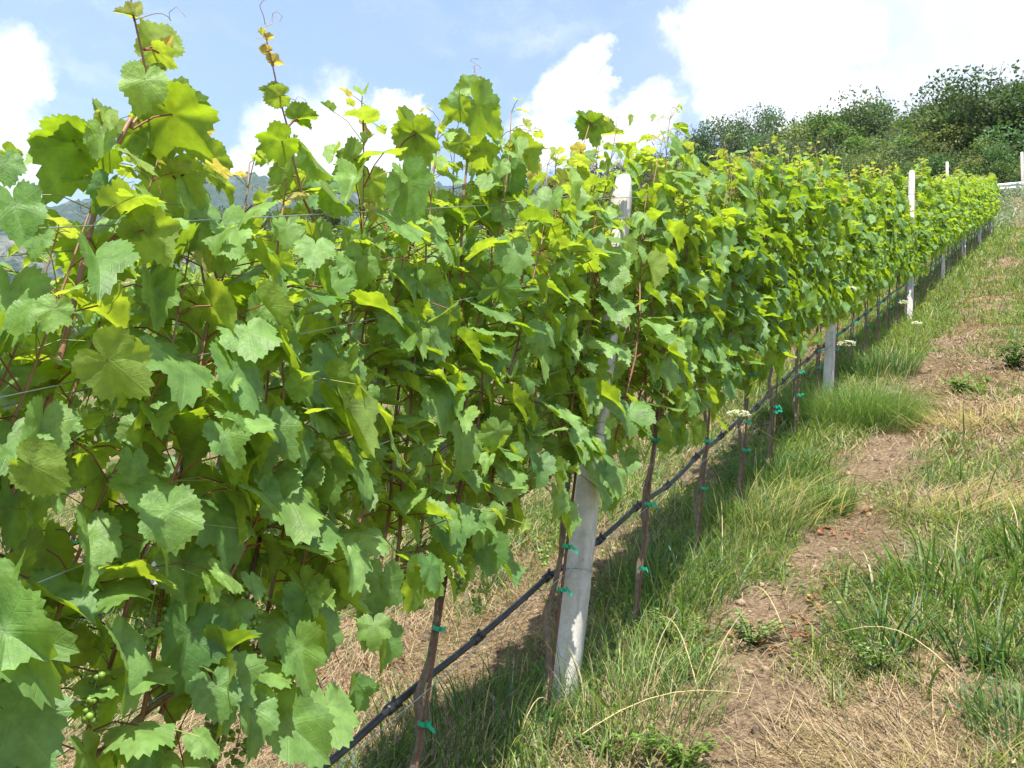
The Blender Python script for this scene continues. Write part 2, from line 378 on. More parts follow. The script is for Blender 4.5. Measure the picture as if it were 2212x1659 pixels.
def axis(parts):
    o = []
    for a_, b_, st in parts: o += list(np.arange(a_, b_, st))
    return np.array(o + [parts[-1][1]])
gx = np.concatenate([-np.geomspace(2500, 9, 40), axis([(-8.6, -5, .25), (-5, 1.0, .05), (1.0, 4.0, .25)]), np.geomspace(4.6, 2500, 36)])
gy = np.concatenate([-np.geomspace(2500, 4, 34), axis([(-3.5, 1.8, .25), (1.8, 9.5, .05), (9.5, 18, .14), (18, 50, .35)]), np.geomspace(51, 2500, 34)])
GX, GY = np.meshgrid(gx, gy, indexing='ij')
GZ = ground_z(GX, GY)
gg, ss = cover(GX, GY)
gb = MB(); nxx, nyy = GX.shape
ii = np.arange(nxx - 1)[:, None] * nyy + np.arange(nyy - 1)[None]
gb.add(np.stack([GX, GY, GZ], -1).reshape(-1, 3), None, np.stack([ii, ii + nyy, ii + nyy + 1, ii + 1], -1).reshape(-1, 4),
       np.stack([ss, gg, gg * 0, gg * 0 + 1], -1).reshape(-1, 4))
tag(gb.build('ground', M['ground']), kind='structure', label='steep vineyard slope of soil, straw mulch and low grass')

rb = MB(); xs = np.arange(-60, 61, 4.0); P = []
for x in xs:
    for y in (41.6, 45.4): P.append((x, y, float(ground_z(x, y)) + .012))
k = np.arange(len(xs) - 1) * 2
rb.add(P, None, np.stack([k, k + 2, k + 3, k + 1], -1)); tag(rb.build('road', M['asphalt']), kind='structure', label='narrow road along the top of the vineyard')

# mountain range across the valley: true heights at about two kilometres
RIDGE = [(-900, 640), (-500, 560), (-200, 500), (150, 436), (285, 408), (340, 401), (400, 392), (440, 384), (480, 374), (530, 370), (560, 378), (590, 381), (640, 394), (700, 388), (800, 384), (900, 392), (1000, 400), (1100, 394), (1180, 384), (1300, 400), (1500, 430), (2000, 470), (2600, 520)]
raz, rel = [], []
for p in RIDGE:
    r_ = ray(*p); raz.append(math.degrees(math.atan2(r_[0], r_[1]))); rel.append(r_[2] / math.hypot(r_[0], r_[1]))
az = np.arange(-82, 20, .13); rad = np.concatenate([np.linspace(500, 1900, 62), np.linspace(1930, 2400, 8)])
AZ, RD = np.meshgrid(az, rad, indexing='ij')
te = np.interp(AZ, raz, rel); R0 = 1900.0
fr = np.clip((RD - 420) / (R0 - 420), 0, 1)
mx_, my_ = RD * np.sin(np.radians(AZ)), RD * np.cos(np.radians(AZ))
gul = 1 - np.abs(fbm(AZ * .16 + 5, RD * .0011, 4, 77) * 2 - 1)
tex = fbm(AZ * 1.4, RD * .012, 4, 78) - .47
top = CAMH + te * R0
MZ = top * (fr ** 1.15) - 10 + (gul - .75) * 130 * fr * (1 - fr) * 2.2 + tex * 60 * (fr * (1.2 - fr)) * 3
crest = (fbm(AZ * 2.3, AZ * 0 + 3, 3, 81) - .45) * 16 + (vnoise(AZ * 9, AZ * 0, 82) - .5) * 7
MZ = np.where(RD >= R0, top - 10 - (RD - R0) * .5, MZ) + crest * (fr > .93) + 10 * fr
mb = MB(); na, nr = AZ.shape; ii = np.arange(na - 1)[:, None] * nr + np.arange(nr - 1)[None]
mb.add(np.stack([mx_, my_, MZ], -1).reshape(-1, 3), None, np.stack([ii, ii + nr, ii + nr + 1, ii + 1], -1).reshape(-1, 4))
tag(mb.build('mountain', M['mountain']), kind='structure', label='wooded mountain ridge across the valley')

# haze over the whole valley
hb = MB(); hx, z0, z1 = 2600.0, -90.0, 980.0
V = [(sx * hx, sy * hx, z) for z in (z0, z1) for sx, sy in ((-1, -1), (1, -1), (1, 1), (-1, 1))]
hb.add(V, None, [(3, 2, 1, 0), (4, 5, 6, 7), (0, 1, 5, 4), (1, 2, 6, 5), (2, 3, 7, 6), (3, 0, 4, 7)])
m, t = newmat('haze'); pv = t.add('ShaderNodeVolumePrincipled'); pv.inputs['Color'].default_value = (.70, .84, 1, 1)
pv.inputs['Density'].default_value = .00014; pv.inputs['Anisotropy'].default_value = .2
o_ = t.add('ShaderNodeOutputMaterial'); t.l.new(pv.outputs[0], o_.inputs['Volume']); m.volume_intersection_method = 'FAST' if hasattr(m, 'volume_intersection_method') else None
if USE_HAZE: tag(hb.build('haze', m, smooth=False), kind='stuff', label='thin blue summer haze over the valley')

# ------------------------------------------------------------ trees
def quads(mb, C, N, S, tint, aspect=.6):
    """leaf-shaped four-corner blades: centres C, random directions, size S"""
    k = len(C); A = rng.normal(size=(k, 3)); A /= np.linalg.norm(A, axis=1)[:, None]
    B = np.cross(A, rng.normal(size=(k, 3))); B /= np.linalg.norm(B, axis=1)[:, None]
    S = np.asarray(S)[:, None]
    V = np.stack([C - A * S, C + B * S * aspect, C + A * S, C - B * S * aspect], 1).reshape(-1, 3)
    i = np.arange(k) * 4
    mb.add(V, None, np.stack([i, i + 1, i + 2, i + 3], -1), np.repeat(tint, 4, 0))
def tree_meshes(seed, hue, kind):
    """a tree 1 m tall: trunk with limbs, and a crown of clumps of small leaves"""
    r = np.random.default_rng(seed); tb, cb = MB(), MB()
    nclump = 46 if kind == 'tree' else 26
    cc = []
    for _ in range(nclump):
        while True:
            p = r.uniform(-1, 1, 3)
            if .25 < np.linalg.norm(p) < 1: break
        if kind == 'tree': cc.append((p[0] * .36 * (1 - .25 * p[2]), p[1] * .36 * (1 - .25 * p[2]), .58 + p[2] * .38))
        else: cc.append((p[0] * .62, p[1] * .62, .46 + p[2] * .42))
    cc = np.array(cc)
    tr = np.array([(0, 0, -.03), (.01, 0, .2), (-.01, .015, .4), (.015, 0, .62), (0, 0, .85)])
    tube(tb, tr, [.026, .020, .016, .010, .004], 7, (.10, .08, .06, 1))
    for c in cc:
        s = tr[1] + (tr[3] - tr[1]) * r.uniform(0, 1); mid = (s + c) / 2 + r.normal(size=3) * .02
        tube(tb, [s, mid, c], [.008, .005, .002], 4, (.10, .08, .06, 1))
    for c in cc:
        n = int(r.uniform(300, 620)) if kind == 'tree' else 520
        sz = r.uniform(.06, .135)
        d_ = r.normal(size=(n, 3)); d_ /= np.linalg.norm(d_, axis=1)[:, None]
        C = c + d_ * (r.uniform(0, 1, n) ** .45)[:, None] * sz * np.array([1.25, 1.25, .8])
        t_ = np.ones((n, 4)); lum = r.uniform(.65, 1.35) * r.uniform(.7, 1.3, n)
        t_[:, :3] = np.array(hue)[None] * 1.85 * lum[:, None]; t_[:, 0] *= r.uniform(.9, 1.35); t_[:, 2] *= r.uniform(.8, 1.3)
        quads(cb, C, None, r.uniform(.006, .013, n), t_)
    # loose sprays sticking out of the outline
    for _ in range(26):
        d_ = r.normal(size=3); d_[2] = abs(d_[2]) * .9; d_ /= np.linalg.norm(d_); c0 = np.array([0, 0, .55]) + d_ * np.array([.36, .36, .40])
        tube(tb, [c0 * .8 + [0, 0, .1], c0 + d_ * .08], [.003, .001], 3, (.10, .08, .06, 1))
        C = c0 + d_ * r.uniform(-.06, .07, (22, 1)) + r.normal(size=(22, 3)) * .018
        t_ = np.ones((22, 4)); t_[:, :3] = np.array(hue) * 1.05; quads(cb, C, None, r.uniform(.004, .009, 22), t_)
    return tb.mesh('trunk', M['bark']), cb.mesh('crown', M['tree_leaf'])
PROT = {('tree', 0): tree_meshes(1, (.040, .072, .022), 'tree'), ('tree', 1): tree_meshes(2, (.058, .092, .024), 'tree'), ('tree', 2): tree_meshes(3, (.050, .080, .034), 'tree'),
        ('tree', 3): tree_meshes(4, (.070, .100, .030), 'tree'), ('bush', 0): tree_meshes(5, (.045, .085, .022), 'bush'), ('bush', 1): tree_meshes(6, (.062, .095, .034), 'bush')}
def plant_tree(kind, v, px, py, Y, width, label, cat, group):
    P = at_y(px, py, Y); gz = float(ground_z(P[0], Y)); H = P[2] - gz
    if H < 1.0: return
    o = empty('deciduous_tree' if kind == 'tree' else 'roadside_bush', (P[0], Y, gz)); tag(o, label, cat, group)
    for nm, me in zip(('trunk', 'crown'), PROT[(kind, v)]):
        c = bpy.data.objects.new(nm, me); col.objects.link(c); c.parent = o
    o.scale = (width, width, H); o.rotation_euler = (0, 0, random.uniform(0, 6.28))
ORD = ['first', 'second', 'third', 'fourth', 'fifth', 'sixth', 'seventh', 'eighth', 'ninth', 'tenth', 'eleventh', 'twelfth', 'thirteenth', 'fourteenth', 'fifteenth', 'sixteenth', 'seventeenth', 'eighteenth', 'nineteenth', 'twentieth']
def ordn(i):
    if i < 20: return ORD[i]
    tens = {2: 'twenty', 3: 'thirty', 4: 'forty', 5: 'fifty'}[(i + 1) // 10]; u = (i + 1) % 10
    return tens + '-' + ORD[u - 1] if u else {2: 'twentieth', 3: 'thirtieth', 4: 'fortieth', 5: 'fiftieth'}[(i + 1) // 10]
TREES = [  # px, top py, distance up the slope, crown width m, variant, label
    (2330, 150, 50, 12, 0, 'tall dark tree at the right edge beyond the guardrail'),
    (2215, 172, 52, 12, 2, 'tallest dark green tree, above the roadside pole at the right edge'),
    (2120, 182, 51, 11, 0, 'tall dark tree with a rounded top, second from the right edge'),
    (2045, 205, 54, 10, 2, 'grey green tree on the left shoulder of the tallest clump'),
    (2010, 268, 50, 8, 3, 'yellowish green tree in the dip between the two high clumps'),
    (1940, 255, 56, 9, 1, 'olive green tree just left of the dip in the tree line'),
    (1872, 208, 58, 10, 2, 'wispy tree forming the middle peak of the tree line'),
    (1800, 240, 57, 9, 1, 'olive tree on the left slope of the middle peak'),
    (1730, 268, 60, 9, 3, 'pale olive tree behind the vine tops, left of the middle peak'),
    (1640, 232, 60, 7, 0, 'thin dark tree with open branches against the cloud'),
    (1570, 260, 61, 8, 0, 'dark open crowned tree, left neighbour of the thin branched one'),
    (1500, 285, 62, 8, 2, 'dark tree where the wood begins over the vine tops'),
    (1385, 330, 62, 7, 0, 'low dark tree just showing over the vines right of the first post'),
    (1268, 352, 62, 6, 0, 'small dark tree seen against the clouds left of the first post'),
    (1210, 372, 60, 5, 2, 'small dark tree beside the gap in the vine tops'),
    (905, 398, 60, 6, 0, 'small distant tree poking over the vines in front of the mountain'),
    (840, 412, 58, 5, 1, 'bushy distant tree low in front of the mountain slope'),
    (700, 428, 56, 7, 1, 'far tree crown hidden behind the second row'),
    (560, 448, 54, 8, 0, 'far dark crown behind the thin upright shoot'),
    (1120, 395, 60, 7, 1, 'far crown behind the tall shoot tips'),
    (1020, 405, 60, 7, 2, 'far grey green crown behind the central vine tops'),
]
for i, (px, py, Y, wd, v, lab) in enumerate(TREES): plant_tree('tree', v, px, py, Y, wd, lab, 'tree', 'trees on the hill above the road')
bl = [(2240, 300, 47.5, 5, 0), (2160, 325, 47, 5, 0), (2105, 300, 48.5, 5.5, 1), (2060, 330, 47.2, 5, 0), (2000, 315, 49, 6, 1), (1935, 325, 48, 6, 1), (1860, 300, 50, 6.5, 1), (1780, 305, 51, 6.5, 0), (1700, 300, 52, 7, 1), (1620, 300, 53, 6.5, 0), (1540, 310, 54, 6.5, 0), (1450, 335, 54, 6, 1), (2330, 300, 47, 5.5, 1)]
for i, (px, py, Y, wd, v) in enumerate(sorted(bl, key=lambda q: -q[0])):
    plant_tree('bush', v, px, py, Y, wd, ('dark green' if v == 0 else 'olive green') + ' bush at the foot of the wood, ' + ordn(i) + ' from the right', 'bush', 'bushes along the foot of the wood')

# silvery scrub on the road bank
sb = MB(); n = 26000
x = rng.uniform(-9, 9, n); y = rng.uniform(37.7, 40.9, n)
h = .25 + .55 * fbm(x * .9, y * .9, 3, 55); z = ground_z(x, y) + rng.uniform(0, 1, n) ** .6 * h
tn = np.ones((n, 4)); l = rng.uniform(.7, 1.25, n) * (.75 + .5 * fbm(x * 1.3, y * 1.3, 3, 56)); tn[:, 0] = .27 * l; tn[:, 1] = .31 * l; tn[:, 2] = .22 * l
quads(sb, np.stack([x, y, z], 1), None, rng.uniform(.03, .08, n), tn, .3)
tag(sb.build('grey_scrub', M['tree_leaf'], smooth=False), kind='stuff', label='silvery grey scrub covering the road bank')

# guardrail along the road and the two roadside poles
gl = at_y(2180, 403, 41.2); gzr = gl[2]
rail = root('guardrail', (4, 41.2, float(ground_z(4, 41.2))), 'grey steel guardrail along the road at the top right', 'guardrail')
gbm = MB(); prof = [(0, -.155), (-.045, -.10), (-.045, -.06), (0, -.02), (0, .02), (-.045, .06), (-.045, .10), (0, .155)]
X0, X1 = -14.0, 14.0
Va = [(x_, 41.2 + a_, gzr + b_) for x_ in (X0, X1) for a_, b_ in prof] + [(x_, 41.21 + a_, gzr + b_) for x_ in (X0, X1) for a_, b_ in prof]
f4 = [(i, i + 1, i + 9, i + 8) for i in range(7)] + [(i + 17, i + 16, i + 24, i + 25) for i in range(7)]
gbm.add(Va, None, f4); gbm.build('beam', M['galv'], rail, smooth=False)
for x_ in np.arange(-12, 14, 4.0):
    pb = MB(); zb = float(ground_z(x_, 41.28)); box(pb, (x_, 41.29, (zb - .1 + gzr + .12) / 2), .1, .12, gzr + .12 - zb + .1, bev=.01); pb.build('post', M['galv'], rail, smooth=False)
for px, py, Y, lab in ((2207.5, 329, 40.6, 'slim pale concrete pole standing in front of the guardrail at the right edge'),
                       (2046, 350, 40.6, 'short pale pole top rising behind the far end of the front row')):
    P = at_y(px, py, Y); gz = float(ground_z(P[0], Y)); pr = MB()
    box(pr, (0, 0, (P[2] - gz) / 2 - .1), .10, .10, P[2] - gz + .2, bev=.012)
    o = pr.build('roadside_pole', M['concrete'], smooth=False); o.location = (P[0], Y, gz); tag(o, lab, 'pole', 'poles by the road')
# ------------------------------------------------------------ grape leaves
AX = nz([0, .0876, .996])                 # posts and shoots lean a little uphill
SD = nz([0, 1, SL])                       # along the slope
LOBE_A = np.array([0, 14, 30, 40, 52, 66, 80, 96, 112, 128, 145, 160, 172, 180])
def leaf_template(seed, N, rings):
    """outline: five shallow lobes with saw teeth and an open sinus at the stalk; returns V (unit: stalk to tip = 1), faces, luv"""
    r = np.random.default_rng(seed); dp = r.uniform(-.04, .12)
    base = np.array([1.0, .93, .79 - dp, .80 - dp * .6, .86, .78, .67 - dp * .6, .70, .70, .66, .62, .54, .40, .16]) * np.r_[1, r.uniform(.95, 1.05, 13)]
    base2 = base * np.r_[1, r.uniform(.94, 1.06, 13)]
    th = (np.arange(N) + .5) * 360 / N - 180 if N % 2 else np.arange(N) * 360 / N - 180
    a = np.abs(th); rr = np.where(th >= 0, np.interp(a, LOBE_A, base), np.interp(a, LOBE_A, base2))
    if N >= 30:
        tooth = np.where(np.arange(N) % 2 == 0, 1.0, -1.0) * (.048 if N > 40 else .04) * r.uniform(.5, 1.5, N)
        tooth[a < 3] = .04; rr = rr * (1 + np.where(a < 165, tooth, 0))
    fold = r.choice((r.uniform(-.25, .35), r.uniform(.3, 1.05))); droop = r.uniform(-.10, .60); ph = r.uniform(0, 6.28, 3); wv = r.uniform(.04, .15); curl = r.uniform(-.15, .45)
    V = [np.zeros((1, 3))]; L = [np.zeros((1, 3))]
    for q in rings:
        k = q * rr if q >= 1 else q * np.interp(th, np.r_[th - 360, th, th + 360], np.convolve(np.r_[rr, rr, rr], np.ones(3) / 3, 'same'))
        x = np.sin(np.radians(th)) * k; y = np.cos(np.radians(th)) * k; R2 = np.sqrt(x * x + y * y)
        z = math.sin(fold) * np.abs(x) - droop * np.maximum(y, 0) ** 2 - curl * np.abs(x) ** 2.2 + wv * R2 ** 2 * (np.sin(np.radians(th) * 3 + ph[0]) + .7 * np.sin(np.radians(th) * 5 + ph[1]))
        z += .028 * R2 * np.cos(np.radians(th) * 7.2) * (1 if N > 30 else 0)
        xs = x * math.cos(fold)
        V.append(np.stack([xs, y, z], 1)); L.append(np.stack([x, y, x * 0], 1))
    V = np.vstack(V); L = np.vstack(L); i = np.arange(N); j = (i + 1) % N
    f3 = np.stack([np.zeros(N, int), j + 1, i + 1], 1); f4 = []
    for q in range(len(rings) - 1): f4.append(np.stack([1 + q * N + i, 1 + q * N + j, 1 + (q + 1) * N + j, 1 + (q + 1) * N + i], 1))
    f4 = np.vstack(f4) if f4 else np.zeros((0, 4), int)
    return V.astype(np.float32), f3[:, ::1], f4, L.astype(np.float32)
TPL = {'near': [leaf_template(100 + i, 60, (.38, .74, 1)) for i in range(22)], 'mid': [leaf_template(200 + i, 36, (.55, 1)) for i in range(16)], 'far': [leaf_template(300 + i, 14, (.55, 1)) for i in range(8)]}

class Leaves:
    """placements of leaves, turned into one mesh"""
    def __init__(s): s.A = []
    def put(s, P, tip, nrm, L, youth=0.0, rust=0.0, rnd=None):
        tip = nz(tip); n = np.asarray(nrm) - np.dot(nrm, tip) * tip; n = nz(n)
        s.A.append((P, np.cross(tip, n), tip, n, L, random.random() if rnd is None else rnd, youth, rust, random.randrange(10 ** 6)))
    def mb(s, lod, out_=None):
        m_ = out_ or MB(); T = TPL[lod]
        for ti, (V, f3, f4, Lu) in enumerate(T):
            S = [a for a in s.A if a[8] % len(T) == ti]
            if not S: continue
            P = np.array([a[0] for a in S]); B = np.array([[a[1], a[2], a[3]] for a in S]); L = np.array([a[4] for a in S])
            W = P[:, None] + np.einsum('vi,kij->kvj', V, B) * L[:, None, None]
            k, nv = len(S), len(V); off = (np.arange(k) * nv)[:, None, None]
            tn = np.ones((k, nv, 4), np.float32)
            for c, q in enumerate((5, 6, 7)): tn[:, :, c] = np.array([a[q] for a in S])[:, None]
            m_.add(W.reshape(-1, 3), (f3[None] + off).reshape(-1, 3), (f4[None] + off).reshape(-1, 4) if len(f4) else None, tn.reshape(-1, 4), np.tile(Lu, (k, 1)))
        return m_
RED = (.20, .070, .035, 1); CANE = (.23, .12, .065, 1); GRN = (.22, .24, .06, 1); BARK = (.16, .12, .09, 1)

def petiole(mb, a, b, r0=.0016, sides=4, tint=RED):
    mid = (a + b) / 2 + np.array([0, 0, .12]) * np.linalg.norm(b - a)
    tube(mb, [a, mid, b], [r0 * 1.3, r0, r0], sides, tint, cap=False)
def tendril(mb, a, d, L=.12, tint=(.30, .20, .05, 1)):
    d = nz(d); s = np.linspace(0, 1, 12); side = nz(np.cross(d, rng.normal(size=3))); nn = np.cross(d, side)
    ang = s ** 2 * 9; P = a + d * (s * L)[:, None] * (1 - .35 * s)[:, None] + (side * np.sin(ang)[:, None] + nn * (1 - np.cos(ang))[:, None]) * .016 * s[:, None]
    tube(mb, P, np.linspace(.0011, .0005, 12), 3, tint, cap=False)

HUE = [0.0, 1.0]; ROW1, ROW2, ROW3 = -1.44, -3.78, -6.12; P1Y, PSTEP = 3.40, 5.12
def grow_shoot(base, axis_, length, lod, dens=1.0, r=random, leafL=(.058, .104), top_y=4, bias=1.0):
    """one upright shoot: cane with stalks (MB) and its leaves (Leaves)"""
    mb, lv = MB(), Leaves()
    step = .055; n = max(4, int(length / step)); p = np.array(base, float); d = nz(axis_); pts = [p.copy()]
    for i in range(n):
        d = nz(d + np.array([r.gauss(0, .05), r.gauss(0, .06), r.gauss(0, .02)]) + (AX - d) * .10 - np.array([(p[0] - base[0]) * .5, 0, 0]))
        p = p + d * step; pts.append(p.copy())
    pts = np.array(pts); rad = np.linspace(.0048, .0014, n + 1)
    tube(mb, pts, rad, 6 if lod == 'near' else 4, CANE)
    side = r.choice((-1, 1))
    for i in range(1, n + 1):
        side = -side; q = i / n; last = n - i
        youth = max(0, 1 - last / top_y) * .8 + r.random() ** 3 * .35
        size = r.uniform(*leafL) * min(1, .30 + last * .17) * (1.0 if q > .15 else .9)
        reps = 1 + (r.random() < .70 * dens) + (r.random() < .48 * dens)
        for k in range(reps):
            phi = (0 if side > 0 else math.pi) + r.gauss(0, .75)
            if k: phi = r.uniform(0, 6.283)
            o = np.array([math.cos(phi), math.sin(phi), 0.0])
            L = size if k == 0 else size * r.uniform(.33, .80)
            pl = (r.uniform(.055, .12) if k == 0 else r.uniform(.05, .16)) * min(1, .4 + last * .15)
            if pts[i][2] - SL * pts[i][1] - base[2] + SL * base[1] < .12: pl *= 1.2
            A = pts[i] + nz(o + np.array([0, 0, r.uniform(-.1, .8)])) * pl
            if abs(A[1] - P1Y - .09) < .10 and A[0] > ROW1 - .02 and r.random() < .8: continue      # the nearest post shows through
            al = r.gauss(.72, .50)                       # how far the blade hangs
            if last < 3: al = r.gauss(.3, .5)
            yaw = r.gauss(0, .5); o2 = np.array([math.cos(phi + yaw), math.sin(phi + yaw), 0.0])
            tipd = o2 * math.cos(al) - np.array([0, 0, 1.0]) * math.sin(al)
            nn = o2 * math.sin(al) + np.array([0, 0, 1.0]) * math.cos(al) + SUN * .70 + np.array([r.gauss(0, .33), r.gauss(0, .33), 0])
            lv.put(A, tipd, nn, L, min(1, max(0, youth + (0.18 if k else 0) + HUE[0])), rnd=min(1, r.random() * HUE[1]), rust=(r.random() * .7 if last < 2 and r.random() < .5 else 0))
            petiole(mb, pts[i], A, .0015 if L > .06 else .0010, 4 if lod == 'near' else 3, RED if L > .05 else GRN)
        if lod == 'near' and i % 4 == 0: tendril(mb, pts[i], np.array([r.gauss(0, 1), r.gauss(0, 1), .4]), r.uniform(.07, .14))
    return mb, lv

ICO = None
def berry_bunch(mb, P, n=38, br=.0056, Ls=.085):
    """small green berries on a branching stalk hanging from P"""
    global ICO
    if ICO is None:
        import bmesh
        bm = bmesh.new(); bmesh.ops.create_icosphere(bm, subdivisions=2, radius=1.0); bm.verts.ensure_lookup_table()
        ICO = (np.array([v.co[:] for v in bm.verts]), np.array([[v.index for v in f.verts] for f in bm.faces])); bm.free()
    V, Fc = ICO; stem = [P + np.array([0, 0, .03]), P, P - np.array([.004, .004, Ls])]
    tube(mb, stem, [.0016, .0014, .0008], 4, (.25, .26, .08, 1), cap=False)
    for i in range(n):
        s = random.random() ** .8; rr = (.030 * (1 - s) + .008) * random.uniform(.45, 1); a = random.uniform(0, 6.28)
        c = P + np.array([math.cos(a) * rr, math.sin(a) * rr, -s * Ls]); g = random.uniform(.8, 1.25)
        mb.add(V * br * random.uniform(.7, 1.15) + c, Fc, None, (.20 * g, .31 * g, .055, 1))
        tube(mb, [P - np.array([0, 0, s * Ls * .85]), c], .0006, 3, (.25, .26, .08, 1), cap=False)

def trunk_mesh(mb, B, head, r0=.016, seed=0, sides=8):
    r = random.Random(seed); n = 9; P = []
    for i in range(n + 1):
        q = i / n; P.append(B + (head - B) * q + np.array([r.gauss(0, .010), r.gauss(0, .013), 0]) * (1 if 0 < i < n else 0))
    rad = [r0 * (1.15 - .25 * i / n) * r.uniform(.85, 1.25) for i in range(n + 1)]
    tube(mb, P, rad, sides, BARK)
    for i in (2, 4, 6, 8):
        d_ = nz([r.gauss(0, 1), r.gauss(0, 1), .3]); tube(mb, [P[i], P[i] + d_ * r0 * 1.7], [r0 * .6, r0 * .3], 5, BARK)
def cordon_mesh(mb, head, ys, seed=0, sides=7):
    r = random.Random(seed); n = 6; P = [head + SD * 0.0]
    for i in range(1, n + 1):
        q = i / n; P.append(head + SD * (ys * q) + np.array([r.gauss(0, .006), 0, r.gauss(0, .008) + .03 * math.sin(q * 3.1)]))
    tube(mb, P, [.0085 - .004 * i / n for i in range(n + 1)], sides, (.25, .185, .12, 1))
    for p in P[1:-1]: tube(mb, [p, p + np.array([r.gauss(0, .006), r.gauss(0, .004), .022])], [.005, .003], 5, (.30, .23, .16, 1))
    return np.array(P)

def make_vine(B, label, lod, top_h, group, seed, dens=1.0, n_shoots=9, bunches=2, leafL=(.058, .104), hang=0.0, parts='full', skip_high=False):
    """grapevine > trunk, cordon, shoots (> foliage), bunches. B = foot of the trunk"""
    random.seed(seed); B = np.asarray(B, float); o = root('grapevine', B, label, 'grapevine', group)
    head = B + AX * .84 + np.array([random.gauss(0, .01), 0, 0])
    t_ = MB(); trunk_mesh(t_, B - AX * .05, head, .0095, seed, 9 if lod == 'near' else 6); t_.build('trunk', M['bark'], o)
    cb_ = MB()
    for s_ in (1, -1): cordon_mesh(cb_, head, s_ * .42, seed + s_, 7 if lod == 'near' else 5)
    cb_.build('cordon', M['bark'], o)
    allm, alll = MB(), Leaves()
    for i in range(n_shoots):
        off = -.42 + .84 * (i + random.uniform(.2, .8)) / n_shoots
        base = head + SD * off + np.array([random.gauss(0, .012), 0, .01])
        ax_ = AX + np.array([random.gauss(0, .10), random.gauss(0, .10), 0])
        hgt = (top_h(B[1] + off) if callable(top_h) else top_h) - .86 + random.gauss(0, .09) + (random.random() < .12) * .16
        mb_, lv_ = grow_shoot(base, ax_, hgt, lod, dens, leafL=leafL)
        # low leaves hanging round the head of the vine
        for k in range(int(2 * dens + hang * 6)):
            phi = random.uniform(0, 6.28) if random.random() < .4 else random.gauss(0, .9); oo = np.array([math.cos(phi), math.sin(phi), 0])
            A = base + oo * random.uniform(.05, .15) + np.array([0, 0, random.uniform(-.10 - hang * .28, .12)]); al = random.gauss(1.1, .3)
            lv_.put(A, oo * math.cos(al) - np.array([0, 0, math.sin(al)]), oo * math.sin(al) + np.array([0, 0, math.cos(al)]) + SUN * .3, random.uniform(.06, .10), 0)
            petiole(mb_, base + np.array([0, 0, .02]), A, .0014, 3)
        if parts == 'full':
            so_ = mb_.build('shoot', M['cane'], o, loc=base); lv_.mb(lod).build('foliage', M['leaf'], so_)
        else:
            mb_ and allm.V.extend(mb_.V); allm.T.extend(mb_.T); allm.L.extend(mb_.L)
            allm.F3.extend([f + allm.n for f in mb_.F3]); allm.F4.extend([f + allm.n for f in mb_.F4]); allm.n += mb_.n
            alll.A += lv_.A
    if parts != 'full':
        allm.build('shoots', M['cane'], o); alll.mb(lod).build('foliage', M['leaf'] if lod == 'mid' else M['leaf_far'], o)
    for k in range(bunches):
        bb = MB(); off = random.uniform(-.35, .35); berry_bunch(bb, head + SD * off + np.array([random.uniform(.02, .09), 0, random.uniform(-.02, .10)]), random.randint(26, 44))
        bb.build('grape_bunch', M['berry'], o)
    return o
def bend(x, y):                            # the front row bows slightly downhill of a straight line
    return x - (.12 * sstep(4, 9, y) * sstep(36, 22, y) if abs(x - ROW1) < .3 else 0 * np.asarray(y))
def gpt(x, y): return np.array([x, y, float(ground_z(x, y))])
def base_pt(x, y): return np.array([float(bend(x, y)), y, SL * y])
def copy_thing(src, B, label, rz=0.0, sc_=(1, 1, 1)):
    r_ = src.copy(); col.objects.link(r_); r_.location = [float(v) for v in B]; r_['label'] = label; r_.scale = sc_; r_.rotation_euler = (0, 0, rz)
    for ch in src.children:
        c = ch.copy(); col.objects.link(c); c.parent = r_
        for g_ in ch.children:
            d_ = g_.copy(); col.objects.link(d_); d_.parent = c
    return r_

# ------------------------------------------------------------ posts, wires, pipes, stakes
ROW1, ROW2, ROW3 = -1.44, -3.78, -6.12
P1Y, PSTEP = 3.40, 5.12
def make_post(x, y, label, group, H=1.97, lean=0.0, w=.078, loops=False):
    B = gpt(x, y); mb_ = MB(); r = random.Random(int(y * 100)); n = 26; V = []
    for i in range(n + 1):
        q = i / n; h = q * (H + .35) - .35; wt = (w * (1.06 - .14 * q)) / 2; ch = .010
        if i == n: wt -= .008
        c = B * 0 + AX * h + np.array([lean * h, .004 * math.sin(q * 7 + y), 0])
        for dx, dy in ((wt - ch, -wt), (wt, -wt + ch), (wt, wt - ch), (wt - ch, wt), (-wt + ch, wt), (-wt, wt - ch), (-wt, -wt + ch), (-wt + ch, -wt)):
            V.append(c + np.array([dx + r.gauss(0, .0017), dy + r.gauss(0, .0017), 0]))
    i = np.arange(n)[:, None] * 8; j = np.arange(8)[None]; k = (j + 1) % 8
    V.append(AX * (H + .012)); m = len(V) - 1
    mb_.add(V, [(m, n * 8 + q, n * 8 + (q + 1) % 8) for q in range(8)], np.stack([i + j, i + k, i + 8 + k, i + 8 + j], -1).reshape(-1, 4))
    o = root('vineyard_post', B, label, 'post', group)
    me = mb_.mesh('shaft', M['concrete'], smooth=False); s_ = bpy.data.objects.new('shaft', me); col.objects.link(s_); s_.parent = o
    s_['_org'] = [0, 0, 0]
    for h in ((.45, .88, 1.19, 1.51, 1.77) if loops else ()):
        hk = MB(); a = B + AX * h; tube(hk, [a + np.array([-.045, -.043, 0]), a + np.array([.046, -.045, .002]), a + np.array([.046, .045, 0])], .0016, 4)
        hk.build('wire_loop', M['wire'], o)
    return o
PL = ['nearest pale concrete post of the front row, its foot in tall grass', 'second pale concrete post of the front row, foot beside the fine grass clump', 'third concrete post of the front row, its white top standing above the leaves']
